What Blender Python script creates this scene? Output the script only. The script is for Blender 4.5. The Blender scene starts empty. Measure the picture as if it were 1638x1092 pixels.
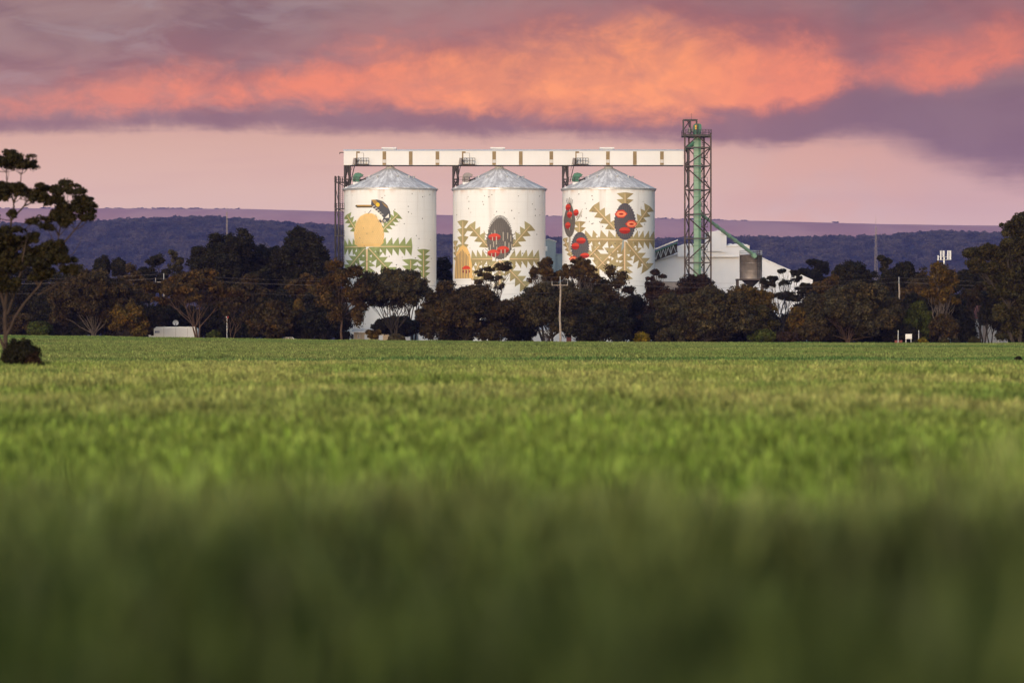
import bpy, bmesh, math, random
import numpy as np
from mathutils import Vector, Matrix

R = math.radians
sc = bpy.context.scene
COL = sc.collection
F = 6142.5          # focal length in photo pixels (135 mm on a 36 mm sensor, 1638 px wide)
ZC = 1.5            # camera height
HOR = 535.0         # photo row of the true horizon

def lin(r, g, b):
    def f(c):
        c /= 255.0
        return c / 12.92 if c <= 0.04045 else ((c + 0.055) / 1.055) ** 2.4
    return (f(r), f(g), f(b))

def at(px, py, d):
    return Vector(((px - 819.0) / F * d, d, ZC - (py - HOR) / F * d))

# ------------------------------------------------------------------ node helpers
class NT:
    def __init__(s, tree):
        s.t = tree; s.n = tree.nodes; s.l = tree.links
    def new(s, typ, **kw):
        n = s.n.new(typ)
        for k, v in kw.items(): setattr(n, k, v)
        return n
    def put(s, sock, v):
        if hasattr(v, 'is_output') or isinstance(v, bpy.types.NodeSocket): s.l.new(v, sock)
        else:
            if isinstance(v, (tuple, list)) and len(v) == 3 and sock.type == 'RGBA': v = (*v, 1)
            sock.default_value = v
    def math(s, op, a, b=0.0, c=None, clamp=False):
        n = s.new('ShaderNodeMath', operation=op, use_clamp=clamp)
        s.put(n.inputs[0], a); s.put(n.inputs[1], b)
        if c is not None: s.put(n.inputs[2], c)
        return n.outputs[0]
    def mix(s, f, a, b, blend='MIX'):
        n = s.new('ShaderNodeMix', data_type='RGBA', blend_type=blend)
        s.put(n.inputs[0], f); s.put(n.inputs[6], a); s.put(n.inputs[7], b)
        return n.outputs[2]
    def vec(s, x, y, z=0.0):
        n = s.new('ShaderNodeCombineXYZ')
        s.put(n.inputs[0], x); s.put(n.inputs[1], y); s.put(n.inputs[2], z)
        return n.outputs[0]
    def vmul(s, v, k):
        n = s.new('ShaderNodeVectorMath', operation='MULTIPLY')
        s.put(n.inputs[0], v); n.inputs[1].default_value = k
        return n.outputs[0]
    def noise(s, v, scale=1.0, detail=4.0, rough=0.55, dist=0.0):
        n = s.new('ShaderNodeTexNoise')
        s.put(n.inputs['Vector'], v); n.inputs['Scale'].default_value = scale
        n.inputs['Detail'].default_value = detail; n.inputs['Roughness'].default_value = rough
        n.inputs['Distortion'].default_value = dist
        return n.outputs[0]
    def step(s, x, a, b):       # smooth 0..1 between a and b
        n = s.new('ShaderNodeMapRange', interpolation_type='SMOOTHSTEP')
        s.put(n.inputs[0], x); n.inputs[1].default_value = a; n.inputs[2].default_value = b
        return n.outputs[0]
    def ramp(s, x, stops, interp='LINEAR'):
        n = s.new('ShaderNodeValToRGB'); cr = n.color_ramp; cr.interpolation = interp
        while len(cr.elements) < len(stops): cr.elements.new(0.5)
        for e, (p, c) in zip(cr.elements, stops):
            e.position = p; e.color = (*c, 1) if isinstance(c, tuple) else (c, c, c, 1)
        s.put(n.inputs[0], x)
        return n.outputs[0]

def new_mat(name):
    m = bpy.data.materials.new(name); m.use_nodes = True
    t = NT(m.node_tree); t.n.clear()
    out = t.new('ShaderNodeOutputMaterial')
    return m, t, out

def paint(name, col, rough=0.6, metal=0.0, var=0.12, scale=1.5, streak=0.0, spec=0.4, stain=(0.2, 0.15, 0.1), bump=0.0):
    """a worn painted / metal / timber surface: fine tone variation plus vertical streaks of dirt"""
    m, t, out = new_mat(name)
    tc = t.new('ShaderNodeTexCoord').outputs['Object']
    n = t.noise(tc, scale, 5, 0.6)
    c = t.mix(t.step(n, 0.3, 0.75), tuple(x * (1 - var) for x in col), tuple(min(1, x * (1 + var)) for x in col))
    if streak:
        s2 = t.noise(t.vmul(tc, (2.2, 2.2, 0.12)), 1.0, 5, 0.65)
        c = t.mix(t.math('MULTIPLY', t.step(s2, 0.48, 0.8), streak), c, stain)
    b = t.new('ShaderNodeBsdfPrincipled')
    t.put(b.inputs['Base Color'], c); b.inputs['Roughness'].default_value = rough
    b.inputs['Metallic'].default_value = metal; b.inputs['Specular IOR Level'].default_value = spec
    if bump:
        bn = t.new('ShaderNodeBump'); bn.inputs['Strength'].default_value = bump
        t.put(bn.inputs['Height'], t.noise(tc, scale * 6, 4)); t.l.new(bn.outputs[0], b.inputs['Normal'])
    t.l.new(b.outputs[0], out.inputs[0])
    return m

# ------------------------------------------------------------------ mesh builder
class MB:
    def __init__(s): s.v = []; s.f = []; s.m = []
    def poly(s, pts, mi=0):
        i = len(s.v); s.v += [tuple(p) for p in pts]; s.f.append(tuple(range(i, i + len(pts)))); s.m.append(mi)
    def box(s, lo, hi, mi=0):
        x0, y0, z0 = lo; x1, y1, z1 = hi; i = len(s.v)
        s.v += [(x0,y0,z0),(x1,y0,z0),(x1,y1,z0),(x0,y1,z0),(x0,y0,z1),(x1,y0,z1),(x1,y1,z1),(x0,y1,z1)]
        for q in ((0,3,2,1),(4,5,6,7),(0,1,5,4),(1,2,6,5),(2,3,7,6),(3,0,4,7)):
            s.f.append(tuple(i + k for k in q)); s.m.append(mi)
    def prism(s, pts, dy, mi=0):      # polygon in x,z at its own y, extruded by dy
        n = len(pts); i = len(s.v)
        s.v += [tuple(p) for p in pts] + [(p[0], p[1] + dy, p[2]) for p in pts]
        s.f.append(tuple(range(i, i + n))); s.m.append(mi)
        s.f.append(tuple(range(i + 2 * n - 1, i + n - 1, -1))); s.m.append(mi)
        for k in range(n):
            k2 = (k + 1) % n
            s.f.append((i + k2, i + k, i + n + k, i + n + k2)); s.m.append(mi)
    def tube(s, pts, radii, n=6, mi=0, cap=True):
        pts = [Vector(p) for p in pts]
        if not hasattr(radii, '__len__'): radii = [radii] * len(pts)
        i = len(s.v); up = Vector((0.13, 0.27, 0.95))
        for k, p in enumerate(pts):
            a = pts[max(0, k - 1)]; b = pts[min(len(pts) - 1, k + 1)]
            t = (b - a).normalized()
            if abs(t.dot(up)) > 0.98: up = Vector((1, 0.1, 0))
            u = t.cross(up).normalized(); w = t.cross(u)
            for j in range(n):
                ang = 2 * math.pi * (j + 0.5) / n
                s.v.append(tuple(p + (u * math.cos(ang) + w * math.sin(ang)) * radii[k]))
        for k in range(len(pts) - 1):
            for j in range(n):
                j2 = (j + 1) % n
                s.f.append((i + k*n + j, i + k*n + j2, i + (k+1)*n + j2, i + (k+1)*n + j)); s.m.append(mi)
        if cap:
            s.f.append(tuple(i + n - 1 - j for j in range(n))); s.m.append(mi)
            e = i + (len(pts) - 1) * n
            s.f.append(tuple(e + j for j in range(n))); s.m.append(mi)
    def lathe(s, prof, n=64, c=(0, 0), mi=0):
        i = len(s.v)
        for (r, z) in prof:
            for j in range(n):
                a = 2 * math.pi * j / n
                s.v.append((c[0] + r * math.cos(a), c[1] + r * math.sin(a), z))
        for k in range(len(prof) - 1):
            for j in range(n):
                j2 = (j + 1) % n
                s.f.append((i + k*n + j, i + k*n + j2, i + (k+1)*n + j2, i + (k+1)*n + j)); s.m.append(mi)
    def build(s, name, mats, parent=None, smooth=False, loc=None):
        me = bpy.data.meshes.new(name)
        off = Vector(loc) if loc is not None else (Vector(parent['_org']) if parent is not None and '_org' in parent else Vector((0, 0, 0)))
        me.from_pydata([tuple(Vector(v) - off) for v in s.v], [], s.f)
        mats = mats if isinstance(mats, (list, tuple)) else [mats]
        for m in mats: me.materials.append(m)
        if len(mats) > 1: me.polygons.foreach_set('material_index', s.m)
        if smooth:
            me.polygons.foreach_set('use_smooth', [True] * len(me.polygons))
        me.validate(); me.update()
        o = bpy.data.objects.new(name, me); COL.objects.link(o)
        if parent is not None: o.parent = parent
        elif loc is not None: o.location = off
        if '_org' not in o and parent is not None and '_org' in parent: o['_org'] = parent['_org']
        if parent is None: o['_org'] = tuple(off)
        return o

def tag(o, label, cat, group=None, kind=None):
    if label: o['label'] = label
    if cat: o['category'] = cat
    if group: o['group'] = group
    if kind: o['kind'] = kind
    return o

def thing(name, label, cat, loc, group=None):
    o = bpy.data.objects.new(name, None); COL.objects.link(o)
    o.location = loc; o['_org'] = tuple(loc); o.empty_display_size = 0.5
    return tag(o, label, cat, group)

def part(name, mb, mats, parent, label=None, smooth=False):
    o = mb.build(name, mats, parent, smooth)   # children of children keep world-origin minus thing origin; parents sit at identity
    if label: o['label'] = label
    return o

def quad_mesh(name, V, mats, attr=None, attr2=None, smooth=False):
    """V: (N,4,3) array of quads -> mesh, with optional per-face float attributes"""
    N = len(V)
    me = bpy.data.meshes.new(name)
    me.vertices.add(N * 4); me.vertices.foreach_set('co', V.reshape(-1).astype(np.float32))
    me.loops.add(N * 4); me.loops.foreach_set('vertex_index', np.arange(N * 4, dtype=np.int32))
    me.polygons.add(N); me.polygons.foreach_set('loop_start', np.arange(0, N * 4, 4, dtype=np.int32))
    me.update(calc_edges=True)
    for nm, a in (('tone', attr), ('hue', attr2)):
        if a is not None:
            at_ = me.attributes.new(nm, 'FLOAT', 'FACE'); at_.data.foreach_set('value', np.asarray(a, dtype=np.float32))
    for m in (mats if isinstance(mats, (list, tuple)) else [mats]): me.materials.append(m)
    return me

# ------------------------------------------------------------------ terrain
def sstep(x, a, b):
    t = min(1, max(0, (x - a) / (b - a))); return t * t * (3 - 2 * t)

_kd = [0, 3, 6, 9, 12, 18, 24, 40, 70, 110, 132, 155, 185]
_kv = [0.46, 0.40, 0.37, 0.385, 0.56, 0.92, 1.00, 1.03, 1.05, 1.05, 1.07, 1.27, 1.42]
def drop_far(x):
    px = 819 + x / 530.0 * F
    y = np.interp(px, [-700, 0, 243, 548, 896, 1400, 1800, 2600], [533, 537.5, 540.5, 545.2, 548.2, 549.8, 549.8, 546])
    return (y - HOR) * 530 / F
def crop_drop(x, d):
    if d <= 185: base = float(np.interp(d, _kd, _kv))
    else:
        t = sstep(d, 185, 520)
        base = 1.42 * (1 - t) + drop_far(x) * t
        w = sstep(d, 185, 230) * (1 - sstep(d, 480, 530))
        base += w * (0.10 * math.sin(d / 13.5 + x * 0.012) + 0.06 * math.sin(d / 6.1 + x * 0.03 + 1.0))
    w2 = sstep(d, 14, 26) * (1 - sstep(d, 140, 180))
    base += w2 * 0.05 * math.sin(d / 4.3 + x * 0.18) * math.sin(x * 0.31 + d * 0.07)
    return base
CROP = 0.62
def ground_z(x, d):
    z = ZC - crop_drop(x, d) - CROP
    if d > 700: z -= 0.004 * min(d - 700, 2500)
    return z

rng = np.random.default_rng(7)

# ------------------------------------------------------------------ materials
M = {}
M['steel'] = paint('dark_steel', (0.045, 0.04, 0.045), 0.55, 0.3, 0.3, 2, 0.4, stain=(0.09, 0.05, 0.035))
M['steel_brown'] = paint('brown_steel', (0.055, 0.040, 0.038), 0.6, 0.2, 0.3, 2, 0.4, stain=(0.10, 0.05, 0.03))
M['white'] = paint('white_sheet', (0.66, 0.665, 0.69), 0.55, 0, 0.03, 0.4, 0.15, stain=(0.6, 0.56, 0.52))
M['shed_white'] = paint('shed_white', (0.88, 0.88, 0.93), 0.5, 0, 0.03, 0.3, 0.06, stain=(0.55, 0.52, 0.5))
M['beige'] = paint('beige_wall', (0.55, 0.46, 0.42), 0.7, 0, 0.08, 0.8, 0.3)
M['galv'] = paint('galvanised', (0.50, 0.52, 0.56), 0.4, 0.5, 0.15, 1.2, 0.3, stain=(0.3, 0.28, 0.27))
M['tank'] = paint('dull_tank_steel', (0.27, 0.235, 0.225), 0.5, 0.35, 0.22, 0.9, 0.5, stain=(0.16, 0.11, 0.09))
M['khaki_panel'] = paint('khaki_panel', (0.22, 0.155, 0.075), 0.6, 0, 0.15, 1.5, 0.3)
M['green_dark'] = paint('dark_green_paint', (0.01, 0.13, 0.085), 0.45, 0, 0.25, 1.5, 0.3)
M['green_leg'] = paint('pale_green_paint', (0.20, 0.345, 0.26), 0.55, 0, 0.12, 0.8, 0.35, stain=(0.28, 0.24, 0.12))
M['green_shade'] = paint('mid_green_paint', (0.06, 0.19, 0.13), 0.5, 0, 0.12, 0.8, 0.2)
M['grey'] = paint('grey_paint', (0.22, 0.20, 0.21), 0.5, 0, 0.15, 1.0, 0.3)
M['bluegrey'] = paint('blue_grey_sheet', (0.16, 0.22, 0.27), 0.5, 0.2, 0.08, 0.6, 0.2)
M['rust'] = paint('rust', (0.30, 0.12, 0.05), 0.8, 0, 0.3, 3)
M['yellow'] = paint('yellow_paint', (0.75, 0.42, 0.02), 0.5)
M['red'] = paint('red_paint', (0.6, 0.02, 0.015), 0.5)
M['blue'] = paint('blue_paint', (0.01, 0.03, 0.16), 0.5)
M['cream'] = paint('cream_wall', (0.62, 0.46, 0.30), 0.75, 0, 0.1, 1.0, 0.3)
M['glass'] = paint('dark_glass', (0.02, 0.025, 0.03), 0.1, 0, 0.05)
M['brick_red'] = paint('red_roof', (0.22, 0.06, 0.04), 0.7, 0, 0.2, 2)
M['timber'] = paint('grey_timber', (0.33, 0.27, 0.23), 0.85, 0, 0.2, 2.5, 0.4, stain=(0.16, 0.12, 0.1))
M['post'] = paint('post_timber', (0.25, 0.2, 0.17), 0.9, 0, 0.25, 3)
M['wire'] = paint('wire_metal', (0.16, 0.13, 0.13), 0.5, 0.3)
M['bark_dark'] = paint('dark_bark', (0.030, 0.022, 0.017), 0.9, 0, 0.35, 3, 0.4, bump=0.3)
M['bark_red'] = paint('reddish_bark', (0.075, 0.042, 0.028), 0.85, 0, 0.4, 2.5, 0.5, stain=(0.13, 0.09, 0.065), bump=0.2)
M['bark_pale'] = paint('pale_bark', (0.095, 0.075, 0.065), 0.85, 0, 0.4, 2.5, 0.5, stain=(0.07, 0.045, 0.035), bump=0.2)
M['tyre'] = paint('tyre_rubber', (0.015, 0.015, 0.016), 0.8)
M['carwhite'] = paint('white_car_paint', (0.75, 0.75, 0.77), 0.25)
M['carpurple'] = paint('grey_blue_car_paint', (0.22, 0.22, 0.30), 0.3)

def leaf_material():
    m, t, out = new_mat('gum_leaves')
    oi = t.new('ShaderNodeObjectInfo')
    a = t.new('ShaderNodeAttribute', attribute_name='tone').outputs['Fac']
    h = t.new('ShaderNodeAttribute', attribute_name='hue').outputs['Fac']
    c = t.mix(h, oi.outputs['Color'], t.mix(1.0, oi.outputs['Color'], (1.5, 1.05, 0.55), 'MULTIPLY'))
    n = t.new('ShaderNodeVectorMath', operation='SCALE'); t.put(n.inputs[0], c); t.put(n.inputs[3], a)
    d = t.new('ShaderNodeBsdfPrincipled'); t.put(d.inputs['Base Color'], n.outputs[0])
    d.inputs['Roughness'].default_value = 0.6; d.inputs['Specular IOR Level'].default_value = 0.15
    tr = t.new('ShaderNodeBsdfTranslucent'); t.put(tr.inputs[0], n.outputs[0])
    mx = t.new('ShaderNodeMixShader'); mx.inputs[0].default_value = 0.2
    t.l.new(d.outputs[0], mx.inputs[1]); t.l.new(tr.outputs[0], mx.inputs[2]); t.l.new(mx.outputs[0], out.inputs[0])
    return m
M['leaf'] = leaf_material()

def wheat_material():
    m, t, out = new_mat('wheat')
    a = t.new('ShaderNodeAttribute', attribute_name='tone').outputs['Fac']
    h = t.new('ShaderNodeAttribute', attribute_name='hue').outputs['Fac']   # 0 leaf .. 1 ear
    pos = t.new('ShaderNodeNewGeometry').outputs['Position']
    n1 = t.noise(t.vmul(pos, (0.16, 0.10, 0)), 1.0, 3, 0.55)
    n2 = t.noise(t.vmul(pos, (0.012, 0.06, 0)), 1.0, 3, 0.5)
    sepp = t.new('ShaderNodeSeparateXYZ'); t.l.new(pos, sepp.inputs[0])
    n3 = t.noise(t.vmul(pos, (2.2, 2.2, 0)), 1.0, 3, 0.6)
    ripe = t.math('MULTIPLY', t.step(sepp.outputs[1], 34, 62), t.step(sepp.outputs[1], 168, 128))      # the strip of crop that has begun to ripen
    near_shade = t.step(sepp.outputs[1], 11.0, 6.0)                                                             # shade among the nearest stems, put into the crop colour
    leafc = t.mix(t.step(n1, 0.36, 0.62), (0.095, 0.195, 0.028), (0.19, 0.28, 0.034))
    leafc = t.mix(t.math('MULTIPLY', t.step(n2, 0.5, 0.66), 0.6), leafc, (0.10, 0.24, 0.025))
    leafc = t.mix(t.math('MULTIPLY', near_shade, .8), leafc, (0.026, 0.046, 0.009))
    earc = t.mix(t.step(n1, 0.38, 0.66), (0.24, 0.29, 0.085), (0.33, 0.345, 0.12))
    earc = t.mix(ripe, earc, t.mix(t.step(n1, 0.36, 0.62), (0.28, 0.34, 0.075), (0.50, 0.47, 0.16)))
    earc = t.mix(t.math('MULTIPLY', t.step(n2, 0.5, 0.66), 0.6), earc, (0.18, 0.29, 0.07))
    earc = t.mix(t.math('MULTIPLY', near_shade, .85), earc, (0.052, 0.070, 0.018))
    lush = t.math('MULTIPLY', t.step(sepp.outputs[1], 12, 22), t.step(sepp.outputs[1], 56, 40))            # bright fresh strip
    leafc = t.mix(t.math('MULTIPLY', lush, t.math('ADD', .35, t.math('MULTIPLY', t.step(n1, .4, .6), .5))), leafc, (0.17, 0.32, 0.02)); earc = t.mix(t.math('MULTIPLY', lush, .6), earc, (0.27, 0.37, 0.05))
    stripe = t.noise(t.vmul(pos, (0.006, 0.045, 0)), 1.0, 2, 0.45)
    stripe = t.math('MULTIPLY', t.step(stripe, 0.57, 0.63), t.step(sepp.outputs[1], 170, 215))           # darker green bands in the far part
    earc = t.mix(t.math('MULTIPLY', stripe, .75), earc, (0.10, 0.22, 0.055)); leafc = t.mix(stripe, leafc, (0.06, 0.17, 0.035))
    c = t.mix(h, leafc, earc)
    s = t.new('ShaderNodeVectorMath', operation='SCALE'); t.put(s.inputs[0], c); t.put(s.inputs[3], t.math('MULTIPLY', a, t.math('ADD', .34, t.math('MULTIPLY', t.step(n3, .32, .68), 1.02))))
    d = t.new('ShaderNodeBsdfPrincipled'); t.put(d.inputs['Base Color'], s.outputs[0])
    d.inputs['Roughness'].default_value = 0.55; d.inputs['Specular IOR Level'].default_value = 0.2
    tr = t.new('ShaderNodeBsdfTranslucent'); t.put(tr.inputs[0], s.outputs[0])
    mx = t.new('ShaderNodeMixShader'); mx.inputs[0].default_value = 0.3
    t.l.new(d.outputs[0], mx.inputs[1]); t.l.new(tr.outputs[0], mx.inputs[2]); t.l.new(mx.outputs[0], out.inputs[0])
    return m
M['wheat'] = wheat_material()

def ground_material():
    m, t, out = new_mat('ground_soil')
    pos = t.new('ShaderNodeNewGeometry').outputs['Position']
    sep = t.new('ShaderNodeSeparateXYZ'); t.l.new(pos, sep.inputs[0])
    n = t.noise(pos, 0.35, 6, 0.65); n2 = t.noise(pos, 3.0, 5, 0.6)
    fieldc = t.mix(t.step(n, 0.35, 0.65), (0.045, 0.075, 0.02), (0.08, 0.10, 0.03))
    litter = t.mix(t.step(n, 0.35, 0.65), (0.05, 0.04, 0.025), (0.10, 0.075, 0.05))
    c = t.mix(t.step(sep.outputs[1], 533, 541), fieldc, litter)
    c = t.mix(t.math('MULTIPLY', n2, 0.5), c, (0.03, 0.03, 0.015))
    b = t.new('ShaderNodeBsdfPrincipled'); t.put(b.inputs['Base Color'], c); b.inputs['Roughness'].default_value = 0.95
    t.l.new(b.outputs[0], out.inputs[0])
    return m
M['ground'] = ground_material()

def simple_noise_mat(name, c1, c2, sc3, lo=0.35, hi=0.65, rough=0.9):
    m, t, out = new_mat(name)
    pos = t.new('ShaderNodeNewGeometry').outputs['Position']
    n = t.noise(t.vmul(pos, sc3), 1.0, 6, 0.6)
    b = t.new('ShaderNodeBsdfPrincipled'); t.put(b.inputs['Base Color'], t.mix(t.step(n, lo, hi), c1, c2))
    b.inputs['Roughness'].default_value = rough; b.inputs['Specular IOR Level'].default_value = 0.1
    t.l.new(b.outputs[0], out.inputs[0])
    return m
M['hill'] = simple_noise_mat('hill_scrub', (0.03, 0.032, 0.04), (0.06, 0.055, 0.06), (0.02, 0.008, 0.02))
M['ridge'] = simple_noise_mat('heath_ridge', (0.64, 0.30, 0.26), (0.78, 0.40, 0.33), (0.004, 0.0012, 0.01))
M['dirt'] = simple_noise_mat('red_dirt', (0.17, 0.075, 0.05), (0.27, 0.14, 0.10), (0.3, 0.8, 0.5))

# ------------------------------------------------------------------ ground sheet
def build_ground():
    ds = list(np.arange(-40, 0, 8)) + list(np.arange(0, 30, 1.0)) + list(np.arange(30, 190, 4)) + list(np.arange(190, 560, 5)) + list(np.arange(560, 900, 30)) + [1000, 1300, 1800, 2500, 3500, 5000, 7000, 9000, 11400]
    us = np.linspace(-1, 1, 61)
    mb = MB()
    for d in ds:
        w = max(60, 0.45 * abs(d) + 60)
        for u in us: mb.v.append((u * w, d, ground_z(u * w, max(0, d))))
    n = len(us)
    for i in range(len(ds) - 1):
        for j in range(n - 1):
            a = i * n + j; mb.f.append((a, a + 1, a + n + 1, a + n)); mb.m.append(0)
    o = mb.build('ground', M['ground'], smooth=True); o['kind'] = 'structure'
build_ground()

def hill_sheet(name, mat, d0, d1, ztop, nx, nd, xw, bump, seed):
    """a long low range: ztop(x) gives the height of the skyline, face falls away towards the viewer"""
    r = np.random.default_rng(seed); mb = MB()
    ph = r.uniform(0, 6.28, 12)
    zs = {}
    for i in range(nd + 1):
        t = i / nd; d = d0 + (d1 - d0) * t
        for j in range(nx + 1):
            x = -xw + 2 * xw * j / nx
            rise = sstep(t, 0, 0.86) if t < 0.86 else 1.0 - 0.1 * (t - 0.86) / 0.14
            z = -15 + (ztop(x) + 15) * rise
            z += bump * sstep(t, 0.02, 0.3) * sum(math.sin(x * k / xw * 40 + ph[k % 12] + t * 9 * (k % 4)) / k for k in range(1, 9)) * 0.35
            mb.v.append((x, d, z))
    n = nx + 1
    for i in range(nd):
        for j in range(nx):
            a = i * n + j; mb.f.append((a, a + 1, a + n + 1, a + n)); mb.m.append(0)
    o = mb.build(name, mat, smooth=True); o['kind'] = 'structure'
    return mb
HD = 7000.0; H0 = 5000.0; HPK = H0 + .86 * (HD - H0); HX = 3400.0
_hx = [-900, -100, 0, 150, 260, 330, 400, 520, 640, 710, 880, 1050, 1180, 1260, 1330, 1400, 1460, 1500, 1560, 1640, 1800, 2600]
_hy = [370, 362, 358, 356, 351, 349, 352, 360, 368, 378, 382, 384, 381, 382, 380, 378, 372, 369, 373, 378, 380, 372]
def hill_top(x):
    px = 819 + x / (HPK) * F
    return ZC - (np.interp(px, _hx, _hy) + 11 - HOR) / F * HPK
hill_mb = hill_sheet('hills', M['hill'], H0, HD, hill_top, 160, 26, HX, 3.5, 3)
RD = 11500.0; RPK = 8500 + .86 * (RD - 8500)
_rx = [-900, 0, 400, 720, 900, 1048, 1200, 1400, 1600, 2600]
_ry = [328, 334, 335, 345, 347, 350, 354, 359, 362, 368]
def ridge_top(x):
    px = 819 + x / RPK * F
    return ZC - (np.interp(px, _rx, _ry) - HOR) / F * RPK
hill_sheet('ridge', M['ridge'], 8500, RD, ridge_top, 400, 24, 4200, 0.8, 5)

# ------------------------------------------------------------------ geometry-node scatter (stuff only)
def scatter(name, pts, rot, scl, vid, meshes, mat_list=None):
    me = bpy.data.meshes.new(name + '_points'); N = len(pts)
    me.vertices.add(N); me.vertices.foreach_set('co', np.asarray(pts, dtype=np.float32).reshape(-1))
    for nm, ty, arr in (('rot', 'FLOAT', rot), ('vid', 'INT', vid)):
        a = me.attributes.new(nm, ty, 'POINT'); a.data.foreach_set('value', np.asarray(arr))
    a = me.attributes.new('scl', 'FLOAT_VECTOR', 'POINT'); a.data.foreach_set('vector', np.asarray(scl, dtype=np.float32).reshape(-1))
    o = bpy.data.objects.new(name, me); COL.objects.link(o)
    coll = bpy.data.collections.new(name + '_kinds')
    for i, m in enumerate(meshes):
        s = bpy.data.objects.new(f'{name}_kind_{i:02d}', m); coll.objects.link(s)
    ng = bpy.data.node_groups.new(name + '_scatter', 'GeometryNodeTree')
    ng.interface.new_socket('Geometry', in_out='INPUT', socket_type='NodeSocketGeometry')
    ng.interface.new_socket('Geometry', in_out='OUTPUT', socket_type='NodeSocketGeometry')
    N_ = ng.nodes; L = ng.links
    gi = N_.new('NodeGroupInput'); go = N_.new('NodeGroupOutput')
    ci = N_.new('GeometryNodeCollectionInfo'); ci.inputs[0].default_value = coll
    ci.inputs['Separate Children'].default_value = True; ci.inputs['Reset Children'].default_value = True
    iop = N_.new('GeometryNodeInstanceOnPoints'); iop.inputs['Pick Instance'].default_value = True
    def attr(nm, ty):
        n = N_.new('GeometryNodeInputNamedAttribute'); n.data_type = ty; n.inputs[0].default_value = nm
        return n.outputs[0]
    cx = N_.new('ShaderNodeCombineXYZ'); L.new(attr('rot', 'FLOAT'), cx.inputs[2])
    er = N_.new('FunctionNodeEulerToRotation'); L.new(cx.outputs[0], er.inputs[0])
    L.new(gi.outputs[0], iop.inputs['Points']); L.new(ci.outputs[0], iop.inputs['Instance'])
    L.new(attr('vid', 'INT'), iop.inputs['Instance Index']); L.new(er.outputs[0], iop.inputs['Rotation'])
    L.new(attr('scl', 'FLOAT_VECTOR'), iop.inputs['Scale']); L.new(iop.outputs[0], go.inputs[0])
    md = o.modifiers.new('scatter', 'NODES'); md.node_group = ng
    return o

# wheat patches ------------------------------------------------------
def blade_quads(base, dirv, length, width, bend, segs=2):
    """N curved blades -> (N*segs,4,3)"""
    N = len(base); out = []
    side = np.stack([-dirv[:, 1], dirv[:, 0], np.zeros(N)], 1)
    prev = base; pw = width
    for k in range(1, segs + 1):
        t = k / segs
        p = base + dirv * (bend * length * t * t)[:, None]
        p[:, 2] = base[:, 2] + length * t * (1 - 0.35 * bend * t)
        w = width * (1 - t) ** 0.6 if k < segs else width * 0.15
        out.append(np.stack([prev - side * pw[:, None] / 2, prev + side * pw[:, None] / 2, p + side * w[:, None] / 2, p - side * w[:, None] / 2], 1))
        prev = p; pw = w
    return np.concatenate(out, 0)

def wheat_patch(seed, size, per_m2, wmul, leaves):
    r = np.random.default_rng(seed); N = int(size * size * per_m2)
    xy = r.uniform(-size / 2, size / 2, (N, 2))
    # tussocky heights
    gx = np.sin(xy[:, 0] * 5 + seed) * np.sin(xy[:, 1] * 4 + seed * 2)
    gx = gx * 0.6 + 0.7 * np.sin(xy[:, 0] * 13 + seed * 3) * np.sin(xy[:, 1] * 11 + seed)
    hgt = CROP * (0.93 + 0.11 * gx + r.normal(0, 0.075, N))
    base = np.concatenate([xy, np.zeros((N, 1))], 1)
    Q = []; T = []; H = []
    ptone = r.uniform(0.7, 1.3, N) * (1 + .25 * gx)
    for k in range(leaves):
        a = r.uniform(0, 2 * np.pi, N); dv = np.stack([np.cos(a), np.sin(a), 0 * a], 1)
        b = base.copy(); b[:, 2] = hgt * r.uniform(0.05, 0.44, N)
        ln = hgt * r.uniform(0.3, 0.46, N)
        q = blade_quads(b, dv, ln, np.full(N, 0.014 * wmul), r.uniform(0.2, 0.8, N), 2)
        Q.append(q); T.append(np.tile(ptone * r.uniform(0.7, 1.2, N), 2)); H.append(np.zeros(len(q)) + np.tile(r.uniform(0, 0.25, N), 2))
    # stem and ear with awns
    a = r.uniform(0, 2 * np.pi, N); dv = np.stack([np.cos(a), np.sin(a), 0 * a], 1)
    q = blade_quads(base, dv, hgt * 0.88, np.full(N, 0.006 * wmul), r.uniform(0.0, 0.12, N), 1)
    Q.append(q); T.append(ptone * 0.8); H.append(np.full(N, 0.2))
    top = q[:, 2:4].mean(1)
    for rotk in (0, 1):
        d2 = dv if rotk == 0 else np.stack([-dv[:, 1], dv[:, 0], dv[:, 2]], 1)
        l = r.uniform(0.09, 0.15, N) * (1 if wmul < 2 else 1.2); w = 0.016 * wmul
        s2 = np.stack([-d2[:, 1], d2[:, 0], 0 * a], 1)
        lean = dv * (l * r.uniform(0.05, 0.5, N))[:, None]
        up = np.stack([0 * l, 0 * l, l], 1)
        mid = top + (up + lean) * 0.55; tip = top + up + lean
        Q.append(np.stack([top, mid + s2 * w / 2, tip, mid - s2 * w / 2], 1)); T.append(ptone * r.uniform(0.8, 1.2, N)); H.append(np.clip(r.normal(0.85, 0.2, N), 0, 1))
    Q = np.concatenate(Q); T = np.concatenate(T); H = np.concatenate(H)
    return quad_mesh(f'wheat_patch_{seed}', Q, M['wheat'], T, H)

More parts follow.
